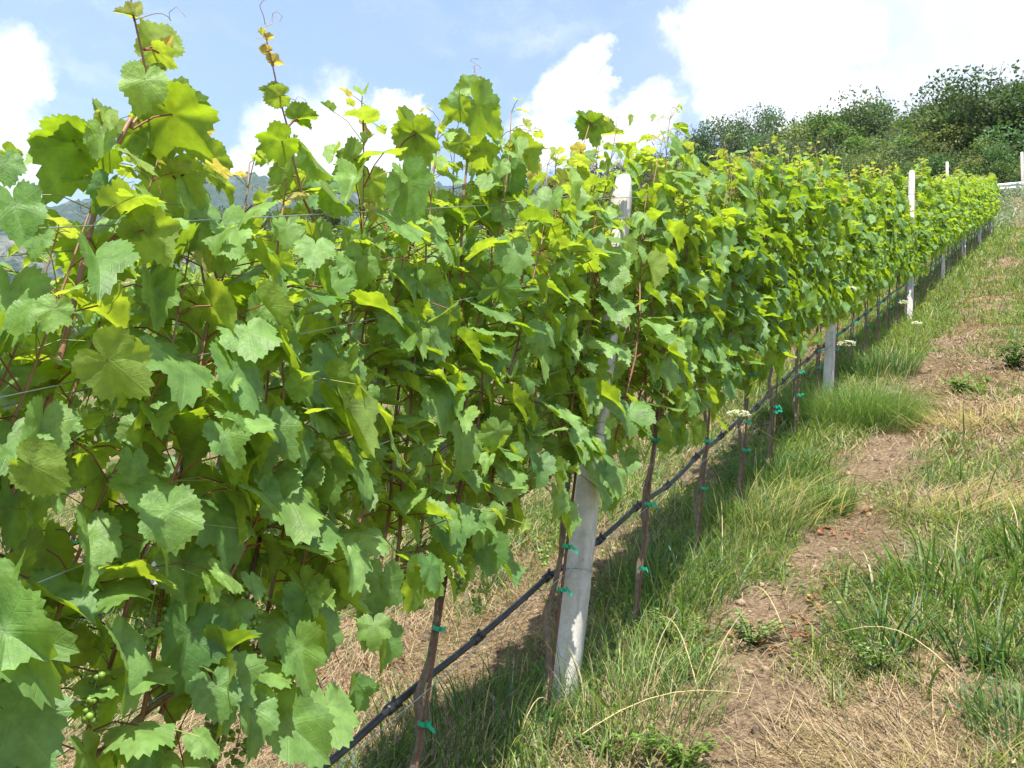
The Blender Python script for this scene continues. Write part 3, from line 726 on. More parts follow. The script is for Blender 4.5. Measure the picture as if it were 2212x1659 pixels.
for i in range(7):
    make_post(float(bend(ROW1, P1Y + PSTEP * i)) + (.035 if i == 2 else 0), P1Y + PSTEP * i, PL[i] if i < 3 else ordn(i) + ' concrete post up the front row, mostly hidden by vine leaves', 'concrete posts of the front row', H=(1.97, 1.95, 1.99)[i % 3] + (.14 if i == 2 else 0), w=.085 if i == 2 else .074, loops=i < 3)
for i in range(7):
    make_post(ROW2, 3.92 + PSTEP * i, ('nearest concrete post of the second row, its foot seen under the leaves at lower left' if i == 0 else ordn(i) + ' concrete post up the second row, behind the front row'), 'concrete posts of the second row', H=1.84, lean=.03 if i == 0 else 0, loops=i < 2)
for i in range(4):
    make_post(ROW3, 5.0 + PSTEP * i, ordn(i) + ' concrete post up the third row, far back behind the leaves', 'concrete posts of the third row', H=1.78)

def wire(name, x, h, label, r_=.0012, y0=-.3, y1=36.0, mat='wire', group=None, amp=.012, pstart=P1Y, sides=5, cat='wire'):
    ys = np.concatenate([np.arange(y0, 8, .12), np.arange(8, y1, .4)]); ph = ((ys - pstart) / PSTEP) % 1
    P = np.stack([bend(x, ys) + .003 * np.sin(ys * 2.1 + h * 9), ys, SL * ys + h - amp * 4 * ph * (1 - ph)], 1)
    mb_ = MB(); tube(mb_, P, r_, sides); o = mb_.build(name, M[mat]); return tag(o, label, cat, group)
g1 = 'trellis wires of the front row'
wire('trellis_wire', ROW1 + .046, 1.79, 'topmost trellis wire on the near side of the front row, crossing the upper left', .0013, group=g1)
wire('trellis_wire', ROW1 - .046, 1.75, 'topmost trellis wire on the far side of the front row posts', .0012, group=g1)
wire('trellis_wire', ROW1 + .046, 1.52, 'second trellis wire from the top, near side of the front row', .0013, group=g1)
wire('trellis_wire', ROW1 - .046, 1.49, 'second trellis wire from the top, far side of the front row', .0012, group=g1)
wire('trellis_wire', ROW1 + .046, 1.20, 'third trellis wire from the top, near side of the front row', .0012, group=g1)
wire('trellis_wire', ROW1 - .046, 1.17, 'third trellis wire from the top, far side of the front row', .0012, group=g1)
wire('cordon_wire', ROW1, .865, 'wire carrying the old canes under the leaves of the front row', .0012, group=g1)
wire('pipe_wire', ROW1 + .03, .475, 'thin wire that carries the black pipe of the front row', .0012, group=g1)
g2 = 'trellis wires of the second row'
for h, nm in ((1.77, 'top'), (1.50, 'second'), (1.18, 'third'), (.87, 'lowest')):
    wire('trellis_wire', ROW2 + .045, h, nm + ' trellis wire of the second row, behind the front vines', .0013, y0=1.5, group=g2, pstart=3.92)
wire('trellis_wire', ROW3 + .045, 1.77, 'top trellis wire of the third row, far back', .0017, y0=3, y1=26, group='trellis wires of the third row', pstart=5.0)

def pipe(x, y0, label, em_n, pstart):
    ys = np.concatenate([np.arange(y0, 9, .15), np.arange(9, 36, .5)]); ph = ((ys - pstart) / .83) % 1
    P = np.stack([bend(x, ys) + .006 * np.sin(ys * 3.3), ys, SL * ys + .445 - .018 * 4 * ph * (1 - ph) + .004 * np.sin(ys * 5)], 1)
    mb_ = MB(); tube(mb_, P, .0098, 10); o = mb_.build('irrigation_pipe', M['pipe']); tag(o, label, 'pipe')
    for k in range(em_n):
        y = 2.05 + k * .41 + .05 * math.sin(k * 5); z = float(np.interp(y, ys, P[:, 2])); e = MB(); c = np.array([float(bend(x, y)) + .006 * math.sin(y * 3.3), y, z])
        tube(e, [c - SD * .022, c - SD * .018, c + SD * .018, c + SD * .022], [.0125, .0148, .0148, .0125], 10)
        tube(e, [c, c + np.array([.004, 0, .028])], [.006, .004], 6); box(e, c + np.array([.012, .01, .012]), .014, .024, .018, bev=.003)
        e.build('pipe_clip', M['pipe'], o)
pipe(ROW1 - .05, .9, 'black irrigation pipe hung low along the front row', 26, 1.64)
pipe(ROW2 + .012, 2.0, 'black irrigation pipe of the second row, seen under the front vines', 14, 2.3)

def make_stake(x, y, label, group, detail=True, h=1.05, lean=(0, 0)):
    B = gpt(float(bend(x, y)), y); o = root('vine_stake', B, label, 'stake', group)
    top = B + AX * h + np.array([lean[0], lean[1], 0]); f = lambda q: B + (top - B) * q
    a = MB(); tube(a, [f(-.05), f(.3), f(.62), f(1.0)], [.0055, .005, .005, .0045], 7, (.115, .060, .040, 1)); a.build('rod', M['rust'], o)
    for k, (q, g) in enumerate(((.27 + .1 * random.random(), 1.0), (.46 + .06 * random.random(), 1.1), (.78, .8))[:3 if detail else 2]):
        q += random.uniform(-.05, .05); c = f(q) + np.array([.0, .006, 0]); tb = MB(); s = np.linspace(0, 2 * math.pi, 13); hw = .0058
        ring = lambda dz, rr: np.stack([c[0] + np.cos(s) * rr * .9, c[1] + np.sin(s) * rr * 1.3, np.full(13, c[2] + dz) + .002 * np.sin(s * 2)], 1)
        V = np.vstack([ring(-hw, .017), ring(hw, .0175)]); i = np.arange(12); tb.add(V, None, np.stack([i, i + 1, i + 14, i + 13], 1), (.008 * g, .34 * g, .22 * g, 1))
        ra_ = random.uniform(-.5, .5); tl = np.array([[0, 0, 0], [.016 * random.uniform(.3, 1), -.012, .004 * random.uniform(-1, 2)], [.028 * random.uniform(.2, 1.1), -.006, random.uniform(-.022, .004)]]) + c + np.array([.014, -.012, 0]); w_ = np.array([0, 0, hw])
        V = np.vstack([tl - w_, tl + w_]); tb.add(V, None, [(0, 1, 4, 3), (1, 2, 5, 4)], (.008 * g, .36 * g, .24 * g, 1))
        tb.build('green_tie', M['tie'], o)
    return o
# ------------------------------------------------------------ the vines of the front row
def top1(y):                               # height of the canopy over the ground, front row
    return float(np.interp(y, [0, 1.2, 1.62, 1.9, 2.3, 3.0, 3.6, 5, 9, 36], [1.84, 1.98, 1.92, 1.98, 2.0, 1.98, 2.06, 2.06, 2.02, 2.0]))
Y1 = [.02, .84, 1.66, 2.46, 3.25, 4.02, 4.80, 5.58, 6.36, 7.15]
NEAR_LABELS = ['grapevine at the left edge of the photo, showing only its right hand leaves',
    'nearest fully leafy grapevine at the left, below the tall upright shoot',
    'grapevine left of centre whose bunch of berries hangs at the bottom edge',
    'grapevine left of the nearest concrete post, with bare trunk over the black pipe',
    'grapevine growing right against the nearest concrete post',
    'first grapevine to the right of the nearest concrete post, with two bright green ties',
    'second grapevine to the right of the nearest concrete post, trunk bent at its foot',
    'third grapevine to the right of the nearest concrete post, a white flower beside it',
    'fourth grapevine to the right of the nearest post, with large pale leaves low down',
    'fifth grapevine to the right of the nearest post, just before the fine grass clump']
G1 = 'grapevines of the front row'
front = []
for i, y in enumerate(Y1):
    HUE[:] = [.05, 1.1] if i < 6 else [-.12, .55]       # the vines between the first two posts are darker
    front.append(make_vine(base_pt(ROW1, y), NEAR_LABELS[i], 'near' if i < 7 else 'mid', top1, G1, 500 + i, dens=(1.35 if i < 3 else 1.2 if i < 4 else 1.3 if i < 6 else 1.35), n_shoots=(8 if i < 4 else 9),
              bunches=(0, 3, 4, 4, 2, 2, 1, 0, 0, 0)[i], leafL=((.062, .112) if i < 4 else (.058, .104)), hang=(.6, .3, .1, .0, 0, 0, 0, 0, 0, 0)[i]))
SL_ = ['stake at the lower left half hidden by leaves', 'rusty stake left of centre tied over the black pipe', 'rusty stake beside the nearest concrete post', 'rusty stake with bright ties right of the nearest post', 'thin stake with the bent trunk, second right of the nearest post', 'stake behind the white flower, third right of the nearest post', 'stake fourth to the right of the nearest post', 'stake fifth to the right of the nearest post']
for i, y in enumerate(Y1[2:]):
    make_stake(ROW1 + .025, y - .035, SL_[i], 'stakes of the front row', True, h=1.15 if i < 3 else 1.0)
HUE[:] = [-.06, .75]
mid_protos = [make_vine(base_pt(ROW1, Y1[-1] + .79 * (k + 1)), '', 'mid', 2.0, G1, 700 + k, dens=1.7, n_shoots=10, bunches=0, leafL=(.062, .118), parts='few') for k in range(3)]
HUE[:] = [0, 1]
far_protos = []
stake_proto = None
k = 0; y = Y1[-1] + .79
while y < 35.9:
    near_post = int((y - P1Y) // PSTEP); idx = int(((y - P1Y) % PSTEP) / .80)
    if near_post >= 7: break
    lab = f'{ordn(idx)} grapevine uphill of the {ordn(near_post)} post in the front row'
    if k < 3: mid_protos[k]['label'] = lab
    elif k < 12: copy_thing(mid_protos[k % 3], base_pt(ROW1, y), lab, random.uniform(-.08, .08), (.8 if 11 < y < 14 else random.uniform(.8, 1.25), random.uniform(.97, 1.05), (.84 if 12.6 < y < 14.3 else random.uniform(.92, 1.07))))
    else:
        if len(far_protos) < 4:
            far_protos.append(make_vine(base_pt(ROW1, y), lab, 'far', 2.0, G1, 800 + k, dens=1.5, n_shoots=9, bunches=0, leafL=(.070, .120), parts='few'))
        else: copy_thing(far_protos[k % 4], base_pt(ROW1, y), lab, random.uniform(-.05, .05), (random.uniform(.8, 1.3), random.uniform(.96, 1.06), random.uniform(.90, 1.08)))
    slab = f'{ordn(idx)} stake uphill of the {ordn(near_post)} post in the front row'
    if stake_proto is None: stake_proto = make_stake(ROW1 + .025, y - .035, slab, 'stakes of the front row', False)
    else: copy_thing(stake_proto, gpt(float(bend(ROW1 + .025, y)), y - .035), slab)
    k += 1; y += .79

# second and third rows
G2 = 'grapevines of the second row'
p2 = []; y = 1.75; k = 0; s2 = None
while y < 35.9:
    pi_ = math.floor((y - 3.92) / PSTEP)
    lab = (f'{ordn(k)} grapevine of the second row, downhill of its nearest post' if pi_ < 0 else f'{ordn(int(((y - 3.92) % PSTEP) / .80))} grapevine uphill of the {ordn(pi_)} post in the second row')
    if k < 4: p2.append(make_vine(base_pt(ROW2, y), lab, 'mid', 1.86, G2, 900 + k, dens=1.0, n_shoots=8, bunches=2, leafL=(.058, .104), hang=.2, parts='few'))
    elif k < 10: copy_thing(p2[k % 4], base_pt(ROW2, y), lab, random.uniform(-.05, .05), (1, 1, random.uniform(.98, 1.04)))
    else: copy_thing(far_protos[k % 4], base_pt(ROW2, y), lab, 0, (1, 1, random.uniform(.93, .97)))['group'] = G2
    slab = lab.replace('grapevine', 'stake')
    if k < 16:
        if s2 is None: s2 = make_stake(ROW2 + .02, y - .03, slab, 'stakes of the second row', False)
        else: copy_thing(s2, gpt(ROW2 + .02, y - .03), slab)
    k += 1; y += .80
y = 4.2; k = 0
while y < 24:
    o = copy_thing((p2 + far_protos)[(k * 3 + 1) % 8] if y > 7 else p2[k % 4], base_pt(ROW3, y), ordn(k) + ' grapevine up the third row, far back behind the second row', 0, (1, 1, .95)); o['group'] = 'grapevines of the third row'
    k += 1; y += .82

# ------------------------------------------------------------ tall shoots and big leaves seen against the sky
def hero_shoot(vine, pts, r0, r1, X=ROW1):
    """a cane through photo points on the plane of the row"""
    P = [at_x(px, py, X + (dx if len(rest) else 0)) for px, py, *rest in pts for dx in (rest[0] if rest else 0,)]
    P = np.array(P); s = np.linspace(0, len(P) - 1, (len(P) - 1) * 3 + 1); Q = np.stack([np.interp(s, np.arange(len(P)), P[:, c]) for c in range(3)], 1)
    mb_ = MB(); tube(mb_, Q, np.linspace(r0, r1, len(Q)), 7, CANE)
    return mb_, Q
def hero_leaf(lv, mb_, node, a, tip, X, side=1, tilt=(0, 0), youth=0.0, rust=0.0, rnd=None, wide=1.0):
    """blade from stalk joint a to tip (photo px) at depth plane X; side 1 shows its upper face, -1 its lower face"""
    A = at_x(*a, X); ra = ray(*a); dep = np.linalg.norm(A - CAM) / np.linalg.norm(ra); Tp = CAM + ray(*tip) * dep
    L = np.linalg.norm(Tp - A); toc = nz(CAM - A); d = Tp - A
    if side > 0: d = d + toc * tilt[0] * 6 * L
    else: d = d - toc * .6 * max(0, -d[2])           # blade leans away, so the sun shines through it
    L = np.linalg.norm(d)
    n = toc * side; rt = nz(np.cross(d, n)); n = n + rt * tilt[1] + np.array([0, 0, .25 if side > 0 else 1.0])
    lv.put(A, d, n, L * wide, youth, rust, rnd)
    if node is not None: petiole(mb_, at_x(*node, ROW1 if X > ROW1 - .3 else X), A, .0019, 5)
V_ = front
def c1(x, y): return (x * .35805, y * .35805)          # upper left crop -> photo px
def c4(x, y): return ((1000 + x * .4973) * .72005, (200 + y * .4973) * .72005)
def c3(x, y): return (x * .35805, (1480 + y * .4973) * .72005)
def c2(x, y): return (x * .35805, (750 + y * .4973) * .72005)

# the tall leafy shoot at the left
mb_, Q = hero_shoot(None, [c1(-60, 3200), c1(180, 2780), c1(330, 2300), c1(440, 1850), c1(520, 1500), c1(570, 1280), c1(640, 1050), c1(700, 890), c1(770, 750), c1(790, 715)], .0058, .0042)
mc, Q2 = hero_shoot(None, [c1(785, 770), c1(845, 690), c1(885, 590), c1(880, 440), c1(855, 310), c1(812, 120), c1(790, 0), c1(782, -160)], .0032, .0016)
mb_.add(np.concatenate(mc.V), np.concatenate(mc.F3), np.concatenate(mc.F4), CANE)
md, _q = hero_shoot(None, [c1(960, 740), c1(1000, 880), c1(1090, 1060), c1(1150, 1240), c1(1200, 1390), c1(1300, 1640), c1(1400, 2050), c1(1430, 2400)], .0030, .0040, ROW1 - .03)
mb_.add(np.concatenate(md.V), np.concatenate(md.F3), np.concatenate(md.F4), CANE)
lv = Leaves(); X0 = ROW1
H = lambda *a_, **k_: hero_leaf(lv, mb_, *a_, **k_)
H(c1(812, 125), c1(800, 90), c1(690, 60), X0 + .01, side=-1, youth=.55, rust=.25, tilt=(.03, 0))
H(c1(870, 300), c1(960, 320), c1(1080, 410), X0 + .01, side=-1, youth=.6, tilt=(.05, .6))
H(c1(870, 300), c1(975, 290), c1(855, 140), X0 + .0, side=-1, youth=.65, tilt=(-.04, .9))
H(None, c1(990, 290), c1(1030, 215), X0 + .01, side=-1, youth=.3, rust=.75)
H(c1(880, 590), c1(872, 480), c1(850, 620), X0 + .05, side=1, youth=.45, rnd=.9, tilt=(.05, 0), wide=1.30)
H(None, c1(900, 420), c1(1010, 400), X0 - .03, side=-1, youth=.5, rust=.3)
H(c1(800, 780), c1(1040, 690), c1(1330, 1010), X0 + .04, side=-1, rnd=.7, tilt=(.05, .1), wide=.88)
H(c1(960, 740), c1(1040, 640), c1(1360, 560), X0 + .03, side=-1, rnd=.5, tilt=(.02, .25), wide=.72)
H(c1(580, 1050), c1(440, 840), c1(110, 820), X0 + .02, side=-1, rnd=.4, tilt=(.05, -.35), wide=.80)
H(c1(580, 1050), c1(480, 900), c1(290, 1140), X0 + .02, side=-1, rnd=.25, tilt=(.03, .1), wide=1.0)
H(c1(600, 980), c1(630, 735), c1(545, 590), X0 + .0, side=-1, rnd=.6, tilt=(.05, .3))
H(c1(600, 980), c1(605, 810), c1(590, 935), X0 + .06, side=1, youth=.35, rnd=.9, tilt=(.04, 0), wide=1.2)
H(None, c1(800, 800), c1(850, 960), X0 - .02, side=-1, rnd=.5, tilt=(.0, .3))
H(c1(960, 740), c1(930, 790), c1(950, 1015), X0 - .03, side=-1, youth=.5, tilt=(.0, .5))
H(c1(1100, 1060), c1(1260, 950), c1(1365, 1130), X0 - .02, side=-1, youth=.45, tilt=(.03, .6))
H(c1(620, 1180), c1(640, 1130), c1(600, 1230), X0 + .06, side=1, rnd=.1, tilt=(.06, 0), wide=1.5)
H(c1(560, 1530), c1(870, 1385), c1(1160, 1640), X0 + .10, side=-1, youth=.3, rnd=.9, tilt=(.10, -.2), wide=.7)
H(c1(560, 1530), c1(850, 1360), c1(790, 1180), X0 + .09, side=-1, youth=.2, rnd=.8, tilt=(.05, -.4), wide=.85)
H(c1(1130, 1180), c1(1040, 1060), c1(1060, 1340), X0 - .02, side=-1, youth=.3, rnd=.8, tilt=(.0, .3))
H(c1(1300, 1600), c1(1335, 1375), c1(1330, 1600), X0 + .05, side=1, rnd=.7, youth=.15, tilt=(.06, 0), wide=1.15)
H(None, c1(30, 980), c1(60, 1120), X0 + .0, side=1, rnd=.2, tilt=(.05, 0), wide=1.0)
H(None, c1(90, 1240), c1(150, 1450), X0 + .05, side=1, rnd=.4, tilt=(.05, 0), wide=1.1)
H(None, c1(60, 930), c1(170, 1010), X0 - .02, side=-1, youth=.4, tilt=(.0, .5))
H(None, c1(250, 1290), c1(200, 1340), X0 - .05, side=-1, youth=.3, tilt=(.0, .5), wide=2.0)
for a_, d_ in ((c1(812, 118), (.2, .9, .8)), (c1(800, 1000), (.1, -.6, -.2)), (c1(930, 1060), (.1, .3, -.4)), (c1(720, 1240), (.2, .9, .1))): tendril(mb_, at_x(*a_, X0), d_, .14, (.30, .17, .07, 1))
so_ = mb_.build('shoot', M['cane'], V_[1], loc=Q[3]); so_['label'] = 'thick tall shoot rising high above the top wire, with a second thin tip'
lv.mb('near').build('foliage', M['leaf'], so_)

# the thin bare shoot
mb_, Q = hero_shoot(None, [c1(1980, 1560), c1(1890, 1320), c1(1830, 1200), c1(1800, 1080), c1(1760, 920), c1(1735, 770), c1(1690, 605), c1(1650, 420), c1(1620, 290), c1(1590, 165)], .0032, .0012)
lv = Leaves(); X0 = ROW1 + .0
H(c1(1690, 600), c1(1675, 560), c1(1570, 530), X0, side=-1, youth=.35, tilt=(.03, .3))
H(c1(1690, 600), c1(1690, 580), c1(1590, 605), X0 + .01, side=-1, youth=.7, tilt=(.0, .5))
H(c1(1735, 770), c1(1795, 715), c1(1925, 690), X0, side=-1, rnd=.5, tilt=(.03, .4))
H(c1(1735, 770), c1(1800, 730), c1(1905, 790), X0 - .01, side=-1, youth=.3, tilt=(.0, .7), wide=.8)
H(c1(1750, 900), c1(1700, 850), c1(1545, 930), X0 + .02, side=-1, rnd=.3, tilt=(.03, -.2))
H(c1(1810, 1080), c1(1760, 1060), c1(1660, 1190), X0 - .02, side=-1, youth=.4, tilt=(.0, .2), wide=1.15)
H(c1(1650, 400), c1(1645, 372), c1(1722, 375), X0, side=-1, youth=.5, rust=.7, tilt=(.02, .4))
H(c1(1620, 310), c1(1615, 305), c1(1560, 292), X0, side=-1, youth=.5, rust=.8)
H(c1(1612, 230), c1(1612, 228), c1(1655, 215), X0, side=-1, youth=.6, rust=.7)
H(None, c1(1590, 190), c1(1555, 185), X0, side=-1, youth=.8, rust=.4)
H(c1(2200, 1060), c1(2140, 960), c1(1980, 1100), X0 + .03, side=-1, rnd=.6, youth=.2, tilt=(.04, .2), wide=.8)
H(None, c1(1880, 930), c1(2000, 1100), X0 + .05, side=1, rnd=.6, tilt=(.03, 2.2), wide=.9)
H(None, c1(2020, 1170), c1(2130, 1320), X0 + .06, side=1, rnd=.5, tilt=(.03, 2.0), wide=.9)
for a_, d_ in ((c1(1600, 150), (.1, -.6, .9)), (c1(1605, 160), (.1, .8, .9)), (c1(1640, 400), (.1, -1.2, 1.2)), (c1(1700, 600), (.1, 1.3, .9)), (c1(1820, 1180), (.1, -.4, .9))): tendril(mb_, at_x(*a_, X0), d_, .10, (.33, .22, .07, 1))
so_ = mb_.build('shoot', M['cane'], V_[2], loc=Q[3]); so_['label'] = 'thin nearly bare shoot with tiny orange leaves standing against the cloud'
lv.mb('near').build('foliage', M['leaf'], so_)

# the leafy peak at the centre and the one beside the post
mb_, Q = hero_shoot(None, [c4(790, 1660), c4(770, 1200), c4(775, 900), c4(800, 640), c4(820, 480), c4(835, 340), c4(850, 200), c4(858, 60)], .0046, .0014)
lv = Leaves()
H(c4(840, 160), c4(835, 125), c4(718, 130), X0, side=1, youth=.5, rnd=.9, tilt=(.02, .3))
H(c4(855, 110), c4(870, 100), c4(930, 95), X0, side=-1, youth=.6, rust=.3)
H(c4(835, 330), c4(760, 255), c4(640, 215), X0 + .01, side=-1, youth=.45, tilt=(.02, .3))
H(c4(835, 330), c4(765, 250), c4(660, 340), X0, side=-1, youth=.2, tilt=(.0, .2), wide=.95)
H(c4(850, 220), c4(905, 210), c4(1000, 240), X0, side=-1, youth=.2, tilt=(.02, .5), wide=1.0)
H(None, c4(760, 190), c4(770, 280), X0 + .03, side=1, rnd=.8, tilt=(.03, .9))
H(None, c4(870, 240), c4(1000, 440), X0 + .06, side=1, rnd=.7, tilt=(.04, .9), wide=.95)
H(c4(370, 520), c4(495, 400), c4(415, 250), X0 + .05, side=-1, youth=.35, rnd=.9, tilt=(.02, .2), wide=1.0)
H(c4(370, 520), c4(500, 400), c4(620, 720), X0 + .05, side=-1, rnd=.7, tilt=(.08, .2), wide=.62)
H(c4(1060, 640), c4(1130, 495), c4(1235, 590), X0 + .02, side=-1, youth=.3, rnd=.6, tilt=(.03, .2), wide=1.15)
H(c4(1100, 560), c4(1130, 490), c4(1110, 385), X0 + .02, side=-1, youth=.35, rnd=.6, tilt=(.03, .2), wide=1.1)
H(c4(800, 520), c4(870, 510), c4(1000, 600), X0 + .04, side=-1, youth=.4, tilt=(.05, .3), wide=1.1)
H(c4(800, 520), c4(770, 460), c4(690, 400), X0 + .01, side=-1, youth=.35, tilt=(.05, .3), wide=1.1)
H(None, c4(1040, 620), c4(1110, 720), X0 + .06, side=1, rnd=.1, tilt=(.03, .1), wide=1.3)
H(c4(430, 780), c4(440, 700), c4(540, 960), X0 + .09, side=1, rnd=.3, tilt=(.05, .7), wide=.85)
for a_, d_ in ((c4(850, 40), (.1, -.3, .9)), (c4(855, 60), (.1, .5, .9)), (c4(840, 250), (.1, -.9, .9))): tendril(mb_, at_x(*a_, X0), d_, .07, (.33, .22, .07, 1))
so_ = mb_.build('shoot', M['cane'], V_[3], loc=Q[3]); so_['label'] = 'leafy shoot forming the highest peak at the centre'
lv.mb('near').build('foliage', M['leaf'], so_)
mb_, Q = hero_shoot(None, [c4(1415, 980), c4(1425, 820), c4(1450, 700), c4(1500, 500), c4(1540, 365), c4(1550, 340)], .0032, .0016)
lv = Leaves()
H(c4(1540, 365), c4(1550, 345), c4(1600, 450), X0, side=-1, rnd=.3, tilt=(.03, .2), wide=1.1)
H(c4(1540, 365), c4(1545, 340), c4(1480, 280), X0, side=-1, rnd=.4, tilt=(.03, .2), wide=1.2)
H(c4(1500, 500), c4(1490, 500), c4(1425, 480), X0, side=-1, youth=.5, rust=.6)
H(c4(1480, 570), c4(1480, 565), c4(1550, 630), X0 + .01, side=-1, youth=.9, tilt=(.02, 1.0))
H(c4(1450, 690), c4(1400, 680), c4(1300, 690), X0 + .01, side=-1, youth=.9, rust=.2, tilt=(.02, .6))
H(c4(1440, 720), c4(1470, 700), c4(1600, 650), X0 - .01, side=-1, youth=.4, tilt=(.02, .3))
H(c4(1600, 400), c4(1640, 400), c4(1750, 380), X0, side=-1, youth=.5, tilt=(.02, .4))
so_ = mb_.build('shoot', M['cane'], V_[4], loc=Q[3]); so_['label'] = 'pinkish young shoot with yellow leaves beside the top of the nearest post'
lv.mb('near').build('foliage', M['leaf'], so_)

# big single leaves low on the nearest vines
mb_, lv = MB(), Leaves()
H(c3(-150, 700), c3(30, 830), c3(300, 1230), ROW1 + .22, side=1, rnd=.75, tilt=(.05, .1), wide=1.0)
H(None, c3(30, 830), c3(60, 540), ROW1 + .20, side=1, rnd=.75, tilt=(.0, -.2), wide=1.05)
H(None, c3(40, 830), c3(480, 930), ROW1 + .22, side=1, rnd=.75, tilt=(.05, .1), wide=.80)
H(None, c3(60, 1350), c3(330, 1640), ROW1 + .20, side=1, rnd=.15, tilt=(.05, .1), wide=1.0)
H(c3(1180, 1030), c3(1290, 1170), c3(1330, 1350), ROW1 + .14, side=1, rnd=.5, tilt=(.05, 0), wide=1.2)
H(c3(1640, 820), c3(1800, 930), c3(1860, 1170), ROW1 + .15, side=1, rnd=.8, tilt=(.05, 0), wide=1.15)
H(c3(1500, 1460), c3(1740, 1390), c3(1960, 1590), ROW1 + .15, side=1, rnd=.5, tilt=(.05, 0), wide=1.1)
H(None, c3(1020, 100), c3(1060, 330), ROW1 + .17, side=1, rnd=.85, youth=.1, tilt=(.05, 0), wide=1.1)
H(None, c2(330, 350), c2(300, 450), ROW1 + .17, side=1, rnd=.9, youth=.4, tilt=(.05, 0), wide=1.5)
H(None, c2(1360, 1110), c2(1450, 1290), ROW1 + .17, side=1, rnd=.6, tilt=(.05, 0), wide=1.0)
H(c2(320, 830), c2(650, 660), c2(960, 900), ROW1 + .17, side=-1, youth=.3, rnd=.8, tilt=(.08, -.5), wide=.85)
H(c2(60, 1450), c2(190, 1300), c2(390, 1400), ROW1 + .18, side=-1, youth=.3, rnd=.8, tilt=(.08, -.5), wide=1.2)
H(c2(1920, 1070), c2(2090, 940), c2(2230, 1150), ROW1 + .15, side=-1, youth=.2, rnd=.8, tilt=(.08, -.3), wide=1.2)
so_ = mb_.build('shoot', M['cane'], V_[1], loc=at_x(*c3(300, 900), ROW1)); so_['label'] = 'low side shoot carrying the largest leaves at the lower left'
lv.mb('near').build('foliage', M['leaf'], so_)
for v, px, py, n in ((1, 215, 1475, 40), (1, 330, 1330, 30), (2, 480, 1575, 46), (2, 520, 1600, 30), (2, 560, 1290, 30), (3, 1002, 1120, 46), (3, 915, 1270, 26), (3, 1040, 1285, 26), (4, 1180, 1190, 28)):
    bb = MB(); berry_bunch(bb, at_x(px, py - 30, ROW1 + .07), n); bb.build('grape_bunch', M['berry'], V_[v])
# ------------------------------------------------------------ grass, straw and weeds
def blades(mb, P, Hh, lean, az, bend, wd, tint, seg=4, gz=True):
    """curved tapering blades: P foot (k,3), Hh length, lean start tilt, az heading, bend added tilt, wd width"""
    k = len(P); s = np.linspace(0, 1, seg + 1); ang = lean[:, None] + bend[:, None] * s[None] ** 1.3
    dx = np.sin(ang); dz = np.cos(ang); ds = Hh[:, None] / seg
    hx_ = np.concatenate([np.zeros((k, 1)), np.cumsum((dx[:, 1:] + dx[:, :-1]) / 2 * ds, 1)], 1); hz = np.concatenate([np.zeros((k, 1)), np.cumsum((dz[:, 1:] + dz[:, :-1]) / 2 * ds, 1)], 1)
    ca, sa = np.cos(az)[:, None], np.sin(az)[:, None]
    C = np.stack([P[:, 0:1] + ca * hx_, P[:, 1:2] + sa * hx_, P[:, 2:3] + hz], -1)
    tw = rng.uniform(-.9, .9, k)[:, None]; wv = np.stack([-np.sin(az[:, None] + tw), np.cos(az[:, None] + tw), 0 * tw], -1) * (wd / 2)[:, None, None]
    ww = (1 - s ** 2.2)[None, :, None] * .92 + .08
    V = np.stack([C - wv * ww, C + wv * ww], 2).reshape(-1, 3); n = (seg + 1) * 2
    off = (np.arange(k) * n)[:, None, None]; f = np.array([[2 * i, 2 * i + 1, 2 * i + 3, 2 * i + 2] for i in range(seg)])[None] + off
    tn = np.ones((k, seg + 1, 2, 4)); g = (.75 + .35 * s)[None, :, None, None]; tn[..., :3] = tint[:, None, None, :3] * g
    mb.add(V, None, f.reshape(-1, 4), tn.reshape(-1, 4))
def scatter(n, x0, x1, y0, y1, which, power=1.0, thr=.0):
    x = rng.uniform(x0, x1, n); y = rng.uniform(y0, y1, n); g, s = cover(x, y); p = g if which == 'g' else s
    keep = rng.uniform(0, 1, n) < np.clip(p - thr, 0, 1) ** power
    return x[keep], y[keep]
def gtint(k, x, y, dry=.12):
    a = rng.uniform(0, 1, (k, 1)); t_ = (1 - a) * np.array([[.085, .140, .024]]) + a * np.array([[.250, .320, .070]])
    bl_ = rng.uniform(0, 1, (k, 1)) < .22; t_ = np.where(bl_, np.array([[.085, .16, .085]]) * rng.uniform(.7, 1.2, (k, 1)), t_)
    d_ = rng.uniform(0, 1, (k, 1)) < dry; t_ = np.where(d_, np.array([[.44, .37, .21]]) * rng.uniform(.6, 1.15, (k, 1)), t_)
    return t_
gm = MB()
